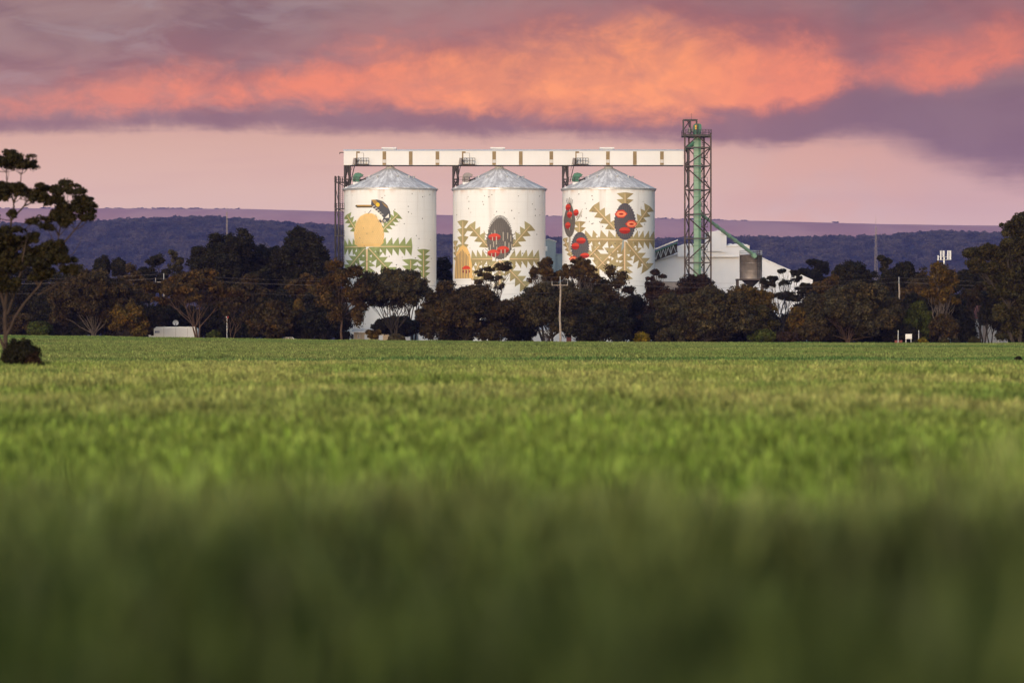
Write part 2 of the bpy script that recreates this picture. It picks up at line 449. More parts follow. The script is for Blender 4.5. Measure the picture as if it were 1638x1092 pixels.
def build_wheat():
    near = [wheat_patch(s, 1.3, 200, 1.3, 3) for s in range(1, 7)]
    far = [wheat_patch(s, 4.2, 60, 3.2, 2) for s in range(11, 16)]
    pts = []; rot = []; scl = []; vid = []
    def add(x, d, v):
        # low-frequency patches of shorter and taller crop
        k = math.sin(x * 0.55 + d * 0.21) * math.sin(d * 0.33 - x * 0.2 + 2) + 0.6 * math.sin(x * 1.3 + 1.7 * d)
        h = 1 + 0.07 * k + rng.normal(0, 0.04)
        pts.append((x, d, ground_z(x, d))); rot.append(rng.uniform(0, 6.283))
        scl.append((1.0, 1.0, h * rng.choice((.82, .95, 1.0, 1.0, 1.06)) if d < 136 else h)); vid.append(v)
    d = 2.2
    while d < 136:
        w = 0.133 * 1.3 * d + 5.0
        x = -w
        while x < w:
            add(x + rng.normal(0, 0.3), d + rng.normal(0, 0.35), int(rng.integers(0, 6))); x += 1.05
        d += 1.0
    d = 136
    while d < 533:
        w = 0.133 * 1.3 * d + 10
        x = -w
        while x < w:
            if not (x < -60 and d > 533): add(x + rng.normal(0, 0.4), d + rng.normal(0, 0.4), 6 + int(rng.integers(0, 5)))
            x += 3.8
        d += 3.6
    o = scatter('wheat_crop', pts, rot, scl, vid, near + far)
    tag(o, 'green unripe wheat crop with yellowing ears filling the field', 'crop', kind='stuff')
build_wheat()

# forest on the blue hill ---------------------------------------------
def leaf_cloud(r, centers, radii, per, size, flat=0.8, updir=0.25):
    """leaf quads on the shells of many small tufts. -> quads, tone, hue"""
    C = np.repeat(np.asarray(centers), per, 0); RR = np.repeat(np.asarray(radii), per)
    N = len(C)
    u = r.normal(0, 1, (N, 3)); u[:, 2] += updir; u /= np.linalg.norm(u, axis=1)[:, None]
    rad = RR * (0.40 + 0.80 * r.random(N) ** 0.75)
    P = C + u * rad[:, None] * np.array([1, 1, flat])
    n = u + r.normal(0, 0.45, (N, 3)); n /= np.linalg.norm(n, axis=1)[:, None]
    a = np.cross(n, r.normal(0, 1, (N, 3))); a /= np.linalg.norm(a, axis=1)[:, None]
    b = np.cross(n, a)
    s = (size * r.uniform(0.6, 1.3, N))[:, None]
    asp = r.uniform(0.35, 0.7, N)[:, None]
    Q = np.stack([P - a * s, P - b * s * asp, P + a * s, P + b * s * asp], 1)
    tt = np.repeat(r.uniform(0.5, 1.5, len(centers)), per) * r.uniform(0.65, 1.35, N)
    hh = np.repeat(np.clip(r.normal(0.3, 0.25, len(centers)), 0, 1), per)
    return Q, tt, hh

def build_forest():
    m = simple_noise_mat('hill_trees', (0.018, 0.024, 0.03), (0.085, 0.075, 0.065), (0.03, 0.012, 0.03))
    ms = []
    for s in range(4):
        r = np.random.default_rng(100 + s)
        cs = [(r.normal(0, 1.6), r.normal(0, 1.6), r.uniform(4.2, 7.5)) for _ in range(7)]
        Q, tt, hh = leaf_cloud(r, cs, r.uniform(1.2, 2.0, 7), 26, 0.85)
        ms.append(quad_mesh(f'hill_tree_{s}', Q, m))
    pts = []; rot = []; scl = []; vid = []
    r = np.random.default_rng(55)
    H = np.array(hill_mb.v).reshape(27, 161, 3)
    N = 17000
    for k in range(N):
        t = r.random() ** 0.8 * 24.6; i = int(t)
        d = H0 + (HD - H0) / 26 * t
        xw = 0.133 * d * 1.3
        x = r.uniform(-xw, xw) if k > 1500 else r.uniform(-xw, xw)
        if k < 1500: t = r.uniform(21.5, 23.5); i = int(t)
        j = (x + HX) / (HX / 80); jj = int(j); fj = j - jj; fi = t - i
        z = (H[i, jj, 2] * (1 - fj) + H[i, jj + 1, 2] * fj) * (1 - fi) + (H[i + 1, jj, 2] * (1 - fj) + H[i + 1, jj + 1, 2] * fj) * fi
        d = H0 + (HD - H0) / 26 * t
        pts.append((x, d, z - 1.0)); rot.append(r.uniform(0, 6.28)); s = r.uniform(0.8, 2.0); scl.append((s * 1.25, s * 1.25, s)); vid.append(int(r.integers(0, 4)))
    o = scatter('forest', pts, rot, scl, vid, ms)
    tag(o, 'hazy blue scrub forest covering the hills', 'forest', kind='stuff')
    # thin line of bushes along the skyline of the far ridge
    pts = []; rot = []; scl = []; vid = []
    for k in range(700):
        x = r.uniform(-1900, 1900)
        if math.sin(x * 0.004) + 0.6 * math.sin(x * 0.013 + 1) + r.normal(0, 0.35) < 0.25: continue
        pts.append((x, RPK + r.uniform(-40, 20), ridge_top(x) - 7.5)); rot.append(r.uniform(0, 6)); s = r.uniform(0.7, 1.2); scl.append((s * 1.9, s * 1.9, s * 1.2)); vid.append(int(r.integers(0, 4)))
    o = scatter('heath_scrub', pts, rot, scl, vid, ms)
    tag(o, 'broken line of scrub along the skyline of the mauve ridge', 'scrub', kind='stuff')
build_forest()
HAZE = 4.2e-5
# ------------------------------------------------------------------ silos
M['gallery_roof'] = paint('gallery_roof_sheet', (0.36, 0.43, 0.56), 0.45, 0.1, 0.08, 0.6, 0.15, stain=(0.3, 0.33, 0.38))
M['insulator'] = paint('grey_insulator', (0.34, 0.32, 0.32), 0.4)
M['mast'] = paint('mast_steel', (0.30, 0.25, 0.25), 0.6)
SD = 640.0
S = SD / F
def X(px, d=SD): return (px - 819.0) / F * d
def Z(py, d=SD): return ZC - (py - HOR) / F * d
GZ = ground_z(0, SD)

def silo_wall_mat():
    m, t, out = new_mat('painted_silo_wall')
    tc = t.new('ShaderNodeTexCoord').outputs['Object']
    sep = t.new('ShaderNodeSeparateXYZ'); t.l.new(tc, sep.inputs[0])
    c = t.mix(t.noise(tc, 0.5, 5, 0.6), (0.76, 0.77, 0.79), (0.83, 0.84, 0.86))
    s1 = t.noise(t.vmul(tc, (1.1, 1.1, 0.05)), 1.0, 6, 0.65)
    top = t.step(sep.outputs[2], 12.0, 25.5)
    c = t.mix(t.math('MULTIPLY', t.math('MULTIPLY', t.step(s1, 0.5, 0.75), t.math('ADD', t.math('MULTIPLY', top, 0.75), 0.15)), 0.5), c, (0.42, 0.38, 0.36))
    ln = t.new('ShaderNodeTexWave', wave_type='BANDS', bands_direction='Z'); t.put(ln.inputs['Vector'], tc); ln.inputs['Scale'].default_value = 0.26
    c = t.mix(t.math('MULTIPLY', t.step(ln.outputs['Fac'], 0.97, 1.0), 0.10), c, (0.5, 0.48, 0.46))
    s2 = t.noise(t.vmul(tc, (0.7, 0.7, 0.25)), 1.0, 4, 0.6)
    rust = t.math('MULTIPLY', t.step(sep.outputs[2], 24.7, 25.7), t.step(s2, 0.42, 0.7))
    c = t.mix(t.math('MULTIPLY', rust, 0.55), c, (0.5, 0.27, 0.16))
    b = t.new('ShaderNodeBsdfPrincipled'); t.put(b.inputs['Base Color'], c); b.inputs['Roughness'].default_value = 0.6
    b.inputs['Specular IOR Level'].default_value = 0.3
    t.l.new(b.outputs[0], out.inputs[0]); return m
def silo_roof_mat():
    m, t, out = new_mat('weathered_silo_roof')
    tc = t.new('ShaderNodeTexCoord').outputs['Object']
    sep = t.new('ShaderNodeSeparateXYZ'); t.l.new(tc, sep.inputs[0])
    ang = t.math('ARCTAN2', sep.outputs[1], sep.outputs[0])
    rad = t.math('SQRT', t.math('ADD', t.math('MULTIPLY', sep.outputs[0], sep.outputs[0]), t.math('MULTIPLY', sep.outputs[1], sep.outputs[1])))
    pv = t.vec(t.math('MULTIPLY', ang, 7.0), t.math('MULTIPLY', rad, 0.45), 0)
    n = t.noise(pv, 1.0, 6, 0.7); n2 = t.noise(t.vec(t.math('MULTIPLY', ang, 26.0), t.math('MULTIPLY', rad, 0.8), 1.0), 1.0, 5, 0.7)
    c = t.mix(t.step(n, 0.4, 0.62), (0.50, 0.50, 0.54), (0.88, 0.89, 0.93))
    c = t.mix(t.math('MULTIPLY', t.step(n2, 0.56, 0.70), 0.55), c, (0.16, 0.16, 0.17))
    seam = t.math('FRACT', t.math('MULTIPLY', ang, 36 / 6.2832))
    c = t.mix(t.math('MULTIPLY', t.step(seam, 0.93, 0.96), 0.35), c, (0.25, 0.25, 0.28))
    c = t.mix(t.math('MULTIPLY', t.step(rad, 2.6, 0.6), 0.6), c, (0.40, 0.39, 0.40))
    b = t.new('ShaderNodeBsdfPrincipled'); t.put(b.inputs['Base Color'], c); b.inputs['Roughness'].default_value = 0.55
    b.inputs['Metallic'].default_value = 0.0
    t.l.new(b.outputs[0], out.inputs[0]); return m
M['silo_wall'] = silo_wall_mat(); M['silo_roof'] = silo_roof_mat()

RS = 74 * S                       # silo radius
EAVE = 303; APEX = 268

PAINTS = {
 'olive': (0.27, 0.33, 0.13), 'khaki': (0.37, 0.33, 0.17), 'tan': (0.39, 0.32, 0.165), 'olive_dark': (0.22, 0.27, 0.10), 'khaki_dark': (0.32, 0.27, 0.13), 'tan_dark': (0.33, 0.26, 0.125), 'rib': (0.72, 0.52, 0.33), 'ochre': (0.74, 0.49, 0.19),
 'ochre_light': (0.85, 0.66, 0.36), 'slate': (0.06, 0.065, 0.085), 'black': (0.018, 0.018, 0.025), 'white': (0.82, 0.8, 0.78), 'yellow': (0.80, 0.52, 0.02),
 'bronze': (0.36, 0.22, 0.055), 'stone': (0.13, 0.115, 0.108), 'stone_dark': (0.085, 0.08, 0.08), 'stone_light': (0.42, 0.38, 0.33), 'slateblue': (0.075, 0.07, 0.095),
 'red': (0.62, 0.05, 0.025), 'red_dark': (0.32, 0.015, 0.012), 'orange': (0.85, 0.26, 0.13), 'bluegrey': (0.30, 0.36, 0.38), 'plug': (0.06, 0.055, 0.06)}
PN = list(PAINTS); PM = [paint('mural_' + k, v, 0.65, 0, 0.06, 1.0, 0.08) for k, v in PAINTS.items()]

class Mural:
    """flat shapes given as (column, row) of the wall, wrapped onto the cylinder a few millimetres proud of the paint below"""
    def __init__(s, cx): s.cx = cx; s.items = []
    def shape(s, pts, col, layer): s.items.append((pts, col, layer))
    def ellipse(s, x, y, rx, ry, col, layer, n=20, a0=0, a1=360, rot=0):
        pts = []
        for k in range(n):
            a = R(a0 + (a1 - a0) * k / (n - (0 if a1 - a0 == 360 else 1)))
            px_, py_ = rx * math.cos(a), ry * math.sin(a)
            c_, s_ = math.cos(R(rot)), math.sin(R(rot))
            pts.append((x + px_ * c_ - py_ * s_, y + px_ * s_ + py_ * c_))
        s.shape(pts, col, layer)
    def line(s, x0, y0, x1, y1, w, col, layer, w1=None):
        w1 = w if w1 is None else w1
        dx, dy = x1 - x0, y1 - y0; L = math.hypot(dx, dy); nx, ny = -dy / L, dx / L
        s.shape([(x0 + nx*w/2, y0 + ny*w/2), (x1 + nx*w1/2, y1 + ny*w1/2), (x1 - nx*w1/2, y1 - ny*w1/2), (x0 - nx*w/2, y0 - ny*w/2)], col, layer)
    def leaf(s, x0, y0, x1, y1, w, n, col, layer=1, rib='rib', ribw=1.3, taper=0.0, fwd=0.9):
        w *= 1.14
        dx, dy = x1 - x0, y1 - y0; L = math.hypot(dx, dy); ux, uy = dx / L, dy / L; nx, ny = -uy, ux
        st = L / n
        for side in (1, -1):
            for k in range(n):
                t0 = k * st; t1 = t0 + st * 1.06
                ww = w * (1 - taper * (k / max(1, n - 1)))
                tip = t0 + st * fwd
                q = [(t0, 0), (t0 + st * 0.0, 0.16 * ww), (tip, ww), (t1, 0.16 * ww), (t1, 0)]
                pts = [(x0 + ux*a + nx*b*side, y0 + uy*a + ny*b*side) for a, b in q]
                s.shape(pts, col + ('_dark' if side * (1 if dx >= 0 else -1) > 0 else ''), layer + 0.001 * k + (0.0005 if side > 0 else 0))
        s.line(x0, y0, x1 - ux * st * 0.15, y1 - uy * st * 0.15, ribw, rib, layer + 1, ribw * 0.7)
    def build(s, parent, cy, r):
        bm = bmesh.new()
        cuts = [74 * math.sin(R(a)) for a in range(-84, 85, 6)]
        for pts, col, layer in s.items:
            pts = [(max(-73.0, min(73.0, x - s.cx)), y) for x, y in pts]
            b2 = bmesh.new()
            vs = [b2.verts.new((x, 0, -y)) for x, y in pts]
            try: f = b2.faces.new(vs)
            except ValueError: b2.free(); continue
            bmesh.ops.triangulate(b2, faces=b2.faces[:])
            x0 = min(p[0] for p in pts); x1 = max(p[0] for p in pts)
            for c in cuts:
                if x0 < c < x1:
                    bmesh.ops.bisect_plane(b2, geom=b2.verts[:] + b2.edges[:] + b2.faces[:], plane_co=(c, 0, 0), plane_no=(1, 0, 0))
            mp = {}
            rr = r + 0.022 + 0.011 * layer
            for v in b2.verts:
                a = math.asin(max(-0.9999, min(0.9999, v.co.x / 74)))
                mp[v] = bm.verts.new((rr * math.sin(a), -rr * math.cos(a), Z(-v.co.z) - parent['_org'][2]))
            for f in b2.faces:
                fv = [mp[v] for v in f.verts]
                try:
                    nf = bm.faces.new(fv)
                except ValueError: continue
                nf.normal_update()
                c = nf.calc_center_median()
                if nf.normal.dot(Vector((c.x, c.y, 0))) < 0: nf.normal_flip()
                nf.material_index = PN.index(col)
            b2.free()
        me = bpy.data.meshes.new('mural'); bm.to_mesh(me); bm.free()
        for m in PM: me.materials.append(m)
        o = bpy.data.objects.new('mural', me); COL.objects.link(o); o.parent = parent
        return o

def egg(mu, x, y, rx, ry, col, layer, top=0.82, n=28):
    pts = []
    for k in range(n):
        a = 2 * math.pi * k / n
        yy = math.sin(a); w = 1 - (1 - top) * max(0, -yy)
        pts.append((x + rx * math.cos(a) * w, y + ry * yy))
    mu.shape(pts, col, layer)
def scales(mu, x, y, rx, ry, col, layer, step=3.1, r=1.25, edge=None, top=0.82):
    row = 0; yy = y - ry + 2
    while yy < y + ry - 1:
        t = (yy - y) / ry; w = rx * math.sqrt(max(0, 1 - t * t)) * (1 - (1 - top) * max(0, -t)) - 1.2
        xx = x - w + (step / 2 if row % 2 else 0)
        while xx < x + w:
            mu.ellipse(xx, yy, r, r, col, layer, 8); xx += step
        yy += step * 0.87; row += 1
    if edge:
        for k in range(34):
            a = 2 * math.pi * k / 34; w = 1 - (1 - top) * max(0, -math.sin(a))
            mu.ellipse(x + rx * 0.98 * math.cos(a) * w, y + ry * 0.98 * math.sin(a), 1.5, 1.5, edge, layer - 0.3, 9)
def pod(mu, x, y, rx, ry, layer, open_=False, rot=0):
    if open_:
        mu.shape([(x - rx*1.15, y), (x - rx*.5, y - ry*.9), (x + rx*.4, y - ry), (x + rx*1.1, y - ry*.1), (x + rx*.5, y + ry*.85), (x - rx*.5, y + ry*.9)], 'red', layer)
        mu.ellipse(x, y, rx*.85, ry*.66, 'orange', layer + .5, 14); mu.ellipse(x, y, rx*.42, ry*.24, 'red_dark', layer + 1, 12)
    else:
        mu.ellipse(x, y, rx, ry, 'red', layer, 18, 180, 360, rot); mu.ellipse(x, y + .1, rx, ry, 'red_dark', layer, 18, 0, 180, rot)

def mural_flower(cx):
    m = Mural(cx); r = random.Random(4)
    L = lambda *a, **k: m.leaf(*a, 'olive', **k)
    L(600, 396, 660.5, 396, 13, 6); L(588, 396, 551.5, 396, 12, 5)
    L(613, 372, 639, 345, 9, 5); L(573, 372, 556, 345, 8, 4)
    L(592, 398, 636, 446, 11.5, 6); L(586, 399, 557, 432, 11, 5); L(589.5, 400, 589.5, 446, 12, 5, ribw=3.0)
    L(678.5, 445, 678.5, 400, 9, 5); L(658.5, 445, 658.5, 416, 12, 3)
    m.shape([(570, 392), (576, 396), (610, 396), (616, 390), (617, 376), (613, 360), (606, 348), (597, 343.5), (588, 343.5), (579, 348), (572, 358), (568.6, 374)], 'ochre', 3)
    yy = 347
    while yy < 391:
        xx = 571 + (1.6 if int((yy - 347) / 3.2) % 2 else 0)
        while xx < 615:
            t = (yy - 372) / 29
            if abs(xx - 593) < 22.5 * math.sqrt(max(0, 1 - max(0, -t) ** 2.2)): m.line(xx, yy, xx, yy + 2.5, 1.1, 'ochre_light', 4); m.line(xx + 1.0, yy + .4, xx + 1.0, yy + 2.2, .7, 'bronze', 4.2)
            xx += 3.2
        yy += 3.2
    for k in range(30):
        a = R(195 + 150 * k / 29); m.line(593 + 22.5*math.cos(a), 368 + 23.5*math.sin(a), 593 + 24.5*math.cos(a), 368 + 25.5*math.sin(a), .8, 'ochre_light', 3.4)
    # small dark bird bending over the flower
    m.line(571.5, 331, 598, 331.5, 2.6, 'bronze', 3); m.line(573, 333.2, 598, 333.6, 1.6, 'black', 3.2); m.ellipse(572.5, 331.6, 1.6, 1.2, 'black', 3.4, 8)
    m.shape([(597, 322), (606, 321.8), (615, 324.5), (622, 331), (626.5, 341), (627.2, 349), (624, 355.5), (617, 358.8), (611, 358), (607, 356.3), (615, 355), (616, 350), (611, 345), (603, 338), (596, 332)], 'slate', 3)
    m.shape([(603, 338), (611, 345), (616, 350), (614, 355), (607, 353), (604, 346), (598, 338)], 'white', 3.2)
    for k in range(5): m.line(598 + k*3.2, 333.5 + k*3.2, 600.5 + k*3.2, 333 + k*3.2, .9, 'white', 4)
    for k in range(5): m.line(600 + k*3.2, 331.5 + k*3.3, 603 + k*3.2, 332.5 + k*3.3, .7, 'white', 4)
    m.shape([(597, 322), (603, 322), (608, 327), (609, 332), (603, 331), (600, 327)], 'bronze', 3.6); m.ellipse(607, 330, 3.1, 3.3, 'yellow', 4, 14)
    m.shape([(613, 325.5), (621, 332), (623, 336), (617, 331)], 'bronze', 4)
    m.shape([(618, 351), (624.5, 344), (624.8, 350.5)], 'white', 4); m.ellipse(617.8, 355.4, 1.7, 1.7, 'white', 4, 10); m.ellipse(617.8, 355.4, .8, .8, 'black', 4.4, 8)
    m.line(596.5, 338, 591, 344.5, .8, 'black', 4); m.line(604, 345, 604.5, 350, .7, 'slate', 4)
    return m
def mural_cone(cx):
    m = Mural(cx); r = random.Random(8)
    L = lambda *a, **k: m.leaf(*a, 'khaki', **k)
    L(788, 415.6, 755, 415.6, 13, 4); L(815, 415.6, 862, 415, 13, 5)
    L(782, 397, 752, 362, 10, 4); L(819, 396, 848, 362, 10, 4)
    L(802, 419, 841, 460, 11, 5); L(795, 420, 762, 452, 10, 4); L(799.7, 418, 799.7, 458, 9, 5, ribw=3)
    L(741.3, 404, 741.3, 354, 8, 4); L(732, 420, 728, 386, 5, 4); L(756, 449, 768, 420, 6, 4)
    # part-open head behind the trees, tan with dark stripes
    m.shape([(728, 446), (728.5, 425), (731, 406), (736, 396), (742, 393), (748, 397), (753, 408), (756, 425), (757, 446)], 'ochre', 3)
    for k in range(9): m.line(730 + k*2.6, 446, 730 + k*2.6 + (4 - k)*.35, 400 + abs(4 - k)*2.6, .9, 'stone', 4)
    m.ellipse(747, 431.5, 6.6, 5.6, 'red', 5, 16, 180, 360); m.line(742, 433, 742, 437, 1.4, 'red_dark', 5); m.line(747, 433, 747, 438, 1.2, 'red_dark', 5); m.line(752, 433, 752, 437, 1.4, 'red_dark', 5)
    egg(m, 799.9, 383.5, 20.5, 32.5, 'stone', 3); scales(m, 799.9, 383.5, 20.5, 32.5, 'stone_dark', 4, 3.3, 1.2, 'stone')
    for k in range(24):
        a = R(200 + 140 * k / 23); m.line(799.9 + 18*math.cos(a), 381 + 30*math.sin(a), 799.9 + 20*math.cos(a), 381 + 34.5*math.sin(a), 1.1, 'stone_dark', 2.8)
    for sx in (-1, 1):
        for k in range(7):
            y0 = 378 + k*4.8; m.line(799.9 + sx*19.5, y0, 799.9 + sx*23.5, y0 - 2.2, .8, 'stone_dark', 2.8)
        m.line(799.9 + sx*22, 378, 799.9 + sx*25.5, 371, 1.0, 'stone_light', 2.8)
    for (x, y, h) in ((787,374,8),(790,388,9),(805,373,14),(812,374,10),(817,378,10),(814,390,12),(808,388,8),(785,393,10),(795,396,7),(818,392,7),(792,370,6)): m.line(x, y, x, y + h, 1.5, 'stone_light', 5)
    for (x, y) in ((791.4, 381), (804.8, 401), (790, 406.5)):
        pod(m, x, y, 9.6, 5.6, 6)
        m.line(x + 3, y - 1, x + 3, y + 12, 1.6, 'stone_light', 8); m.line(x - 3, y, x - 3, y + 6, 1.3, 'stone_light', 8)
    return m
def mural_seed(cx):
    m = Mural(cx)
    L = lambda *a, **k: m.leaf(*a, 'tan', **k)
    L(997.7, 331, 997.7, 311, 12, 2); L(982, 369, 948, 332, 10, 4); L(1013, 366, 1037.5, 332, 9, 4)
    L(995, 384.7, 934, 384.7, 13, 5); L(1001, 384.7, 1046, 384.7, 13, 5)
    L(993, 390, 946, 438, 13, 5); L(1001.7, 391, 1035, 431, 12, 5); L(997, 388, 997, 448, 12, 6, ribw=2.6)
    L(926, 374, 926, 356, 9, 2); L(941, 412, 958, 394, 9, 3); L(914, 412, 902.5, 382, 5, 4)
    L(950, 408, 970, 430, 9, 3)
    m.shape([(993.5, 386), (996, 386), (996, 396), (991, 406)], 'bluegrey', 4); m.shape([(962, 432), (985, 410), (990, 424), (975, 440)], 'tan', 1.8)
    for (x, y, q) in ((948,346,1.8),(954,380,2),(973,413,2),(971,421,2.4),(985,419,2),(1025,424,1.8),(966,371,1.6),(980,428,1.5),(1015,400,1.6)): m.ellipse(x, y, q, q, 'white', 4.5, 10)
    egg(m, 997.4, 356.5, 16.5, 28.5, 'stone', 5, .9); scales(m, 997.4, 356.5, 16.5, 28.5, 'slateblue', 6, 3.3, 1.5, 'slateblue', .9)
    pod(m, 991.3, 344.7, 9, 6.6, 8, True); pod(m, 1007.5, 360.4, 8.6, 6.4, 8, True); pod(m, 997, 370.6, 8.6, 5.2, 8)
    egg(m, 927.3, 395.5, 13.2, 22, 'stone', 5, .9); scales(m, 927.3, 395.5, 13.2, 22, 'slateblue', 6, 3.3, 1.4, 'slateblue', .9)
    pod(m, 929, 386.4, 7.2, 4.8, 8); pod(m, 920.3, 395, 6, 5.2, 8); pod(m, 934.8, 410, 7, 4, 8); pod(m, 917, 415, 6, 4.5, 8, True)
    egg(m, 911, 353, 9, 27.5, 'stone', 5, .6); scales(m, 911, 353, 8.6, 27, 'stone_dark', 6, 2.8, .8, None, .6)
    for k in range(5): m.line(908 + k*1.6, 328, 906 + k*2.4, 317 + abs(2 - k)*2, .6, 'stone_dark', 4)
    for k in range(3): m.line(921 + k, 356 - k*2, 930 + k*.5, 344 - k*4, .7, 'stone_light', 4)
    m.line(911, 380, 911, 402, 3, 'stone_light', 4)
    for (x, y) in ((909, 333), (911.5, 344.5), (921.3, 341.8), (908.7, 361.7)): pod(m, x, y, 4.0, 5.3, 8); m.line(x + 2.5, y + 3, x + 2.5, y + 8, .8, 'stone_light', 9.5)
    return m

def build_silo(cxpx, mural_fn, label, hood_mat, seed):
    c = (X(cxpx), SD)
    t = thing('grain_silo', label, 'silo', (c[0], c[1], GZ), 'white grain silos in a row')
    r = random.Random(seed)
    z1 = Z(EAVE)
    mb = MB(); mb.lathe([(RS, GZ - 0.5), (RS, z1)], 128, c)
    for k in range(62):             # small dark inspection plugs dotted over the wall
        px = r.uniform(-70, 70); py = r.uniform(312, 440); a = math.asin(px / 74); rr = RS + .05
        q = .06 + .05 * r.random(); pts = []
        for j in range(7):
            b = 2*math.pi*j/7; aa = a + q*math.cos(b)/RS
            pts.append((c[0] + rr*math.sin(aa), c[1] - rr*math.cos(aa), Z(py) + q*math.sin(b)))
        mb.poly(pts, 1)
    w = part('wall', mb, [M['silo_wall'], PM[PN.index('plug')]], t, smooth=True)
    mb = MB(); mb.lathe([(RS + .02, z1 - 0.30), (RS + .17, z1 - 0.26), (RS + .17, z1 - 0.06), (RS + .02, z1 - 0.02)], 128, c); part('eave_band', mb, M['galv'], w, smooth=False)
    mb = MB(); mb.lathe([(RS + .33, z1 - .03), (RS + .33, z1 + .05), (0.75, Z(APEX) - .1), (0.7, Z(APEX) + 0.12)], 72, c)
    mb.poly([(c[0] + .7*math.cos(a*math.pi/12), c[1] + .7*math.sin(a*math.pi/12), Z(APEX) + .12) for a in range(24)])
    rf = part('roof', mb, M['silo_roof'], t)
    for a in (-2.5, -2.05, -1.25, -0.7, -0.35):
        mb = MB(); rr = RS * 0.55; zz = z1 + (Z(APEX) - z1) * 0.45; p = (c[0] + rr*math.cos(a), c[1] + rr*math.sin(a))
        mb.tube([(p[0], p[1], zz - .1), (p[0], p[1], zz + .42)], .16, 8); mb.tube([(p[0], p[1], zz + .42), (p[0], p[1], zz + .52)], .26, 8)
        part('roof_vent', mb, M['galv'], rf)
    mb = MB(); mb.tube([(c[0], c[1], Z(APEX) + .1), (c[0], c[1], Z(265.2))], .42, 12); part('filling_spout', mb, M['steel'], rf)
    mu = mural_fn(cxpx).build(t, c[1], RS)
    # roof-edge inlet box with a fan hood
    ox = cxpx - 624
    y0 = SD - 3.2
    mb = MB(); mb.box((X(553.5 + ox), y0, Z(302.6)), (X(588 + ox), y0 + 2.0, Z(300.2))); mb.box((X(566 + ox), y0 + .2, Z(300.2)), (X(582 + ox), y0 + 1.8, Z(292.3)))
    for k in range(3): mb.box((X(583 + ox + k*2), y0 + .3, Z(300.2)), (X(584.9 + ox + k*2), y0 + 1.6, Z(297 - k)))
    ib = part('inlet_housing', mb, M['white'], t)
    pts = [(565,291.4),(565.2,286),(566.3,281.5),(569,278.4),(573.6,277.3),(578.5,278.3),(582.2,280.6),(580.6,282.8),(578,284.5),(575.5,287.5),(576,290),(574.8,291.6)]
    mb = MB(); mb.prism([(X(a + ox), y0 + .25, Z(b)) for a, b in pts], 1.5); part('fan_hood', mb, hood_mat, ib)
    mb = MB()
    mb.tube([(X(576 + ox), y0 + .6, Z(290.5)), (X(586 + ox), y0 + .6, Z(286.5))], .13, 6); mb.tube([(X(577 + ox), y0 + 1.2, Z(292)), (X(588 + ox), y0 + 1.2, Z(287.4))], .16, 6); mb.box((X(577 + ox), y0 + .4, Z(290.8)), (X(583 + ox), y0 + 1.3, Z(287.6)))
    for k in range(4): mb.tube([(X(560 + k*8.5 + ox), y0, Z(292.5)), (X(560 + k*8.5 + ox), y0, Z(284.5))], .035, 5)
    for yy in (284.6, 288.4): mb.tube([(X(560 + ox), y0, Z(yy)), (X(585.5 + ox), y0, Z(yy))], .03, 5)
    part('fan_pipework', mb, M['steel'], ib)
    return t
build_silo(624, mural_flower, 'white silo painted with a tan flower head, green leaves and a small dark bird', M['green_dark'], 1)
build_silo(798.5, mural_cone, 'white silo painted with one grey cone with three red pods between khaki leaves', M['grey'], 2)
build_silo(973.5, mural_seed, 'white silo painted with several dark cones with red and orange open pods', M['green_dark'], 3)

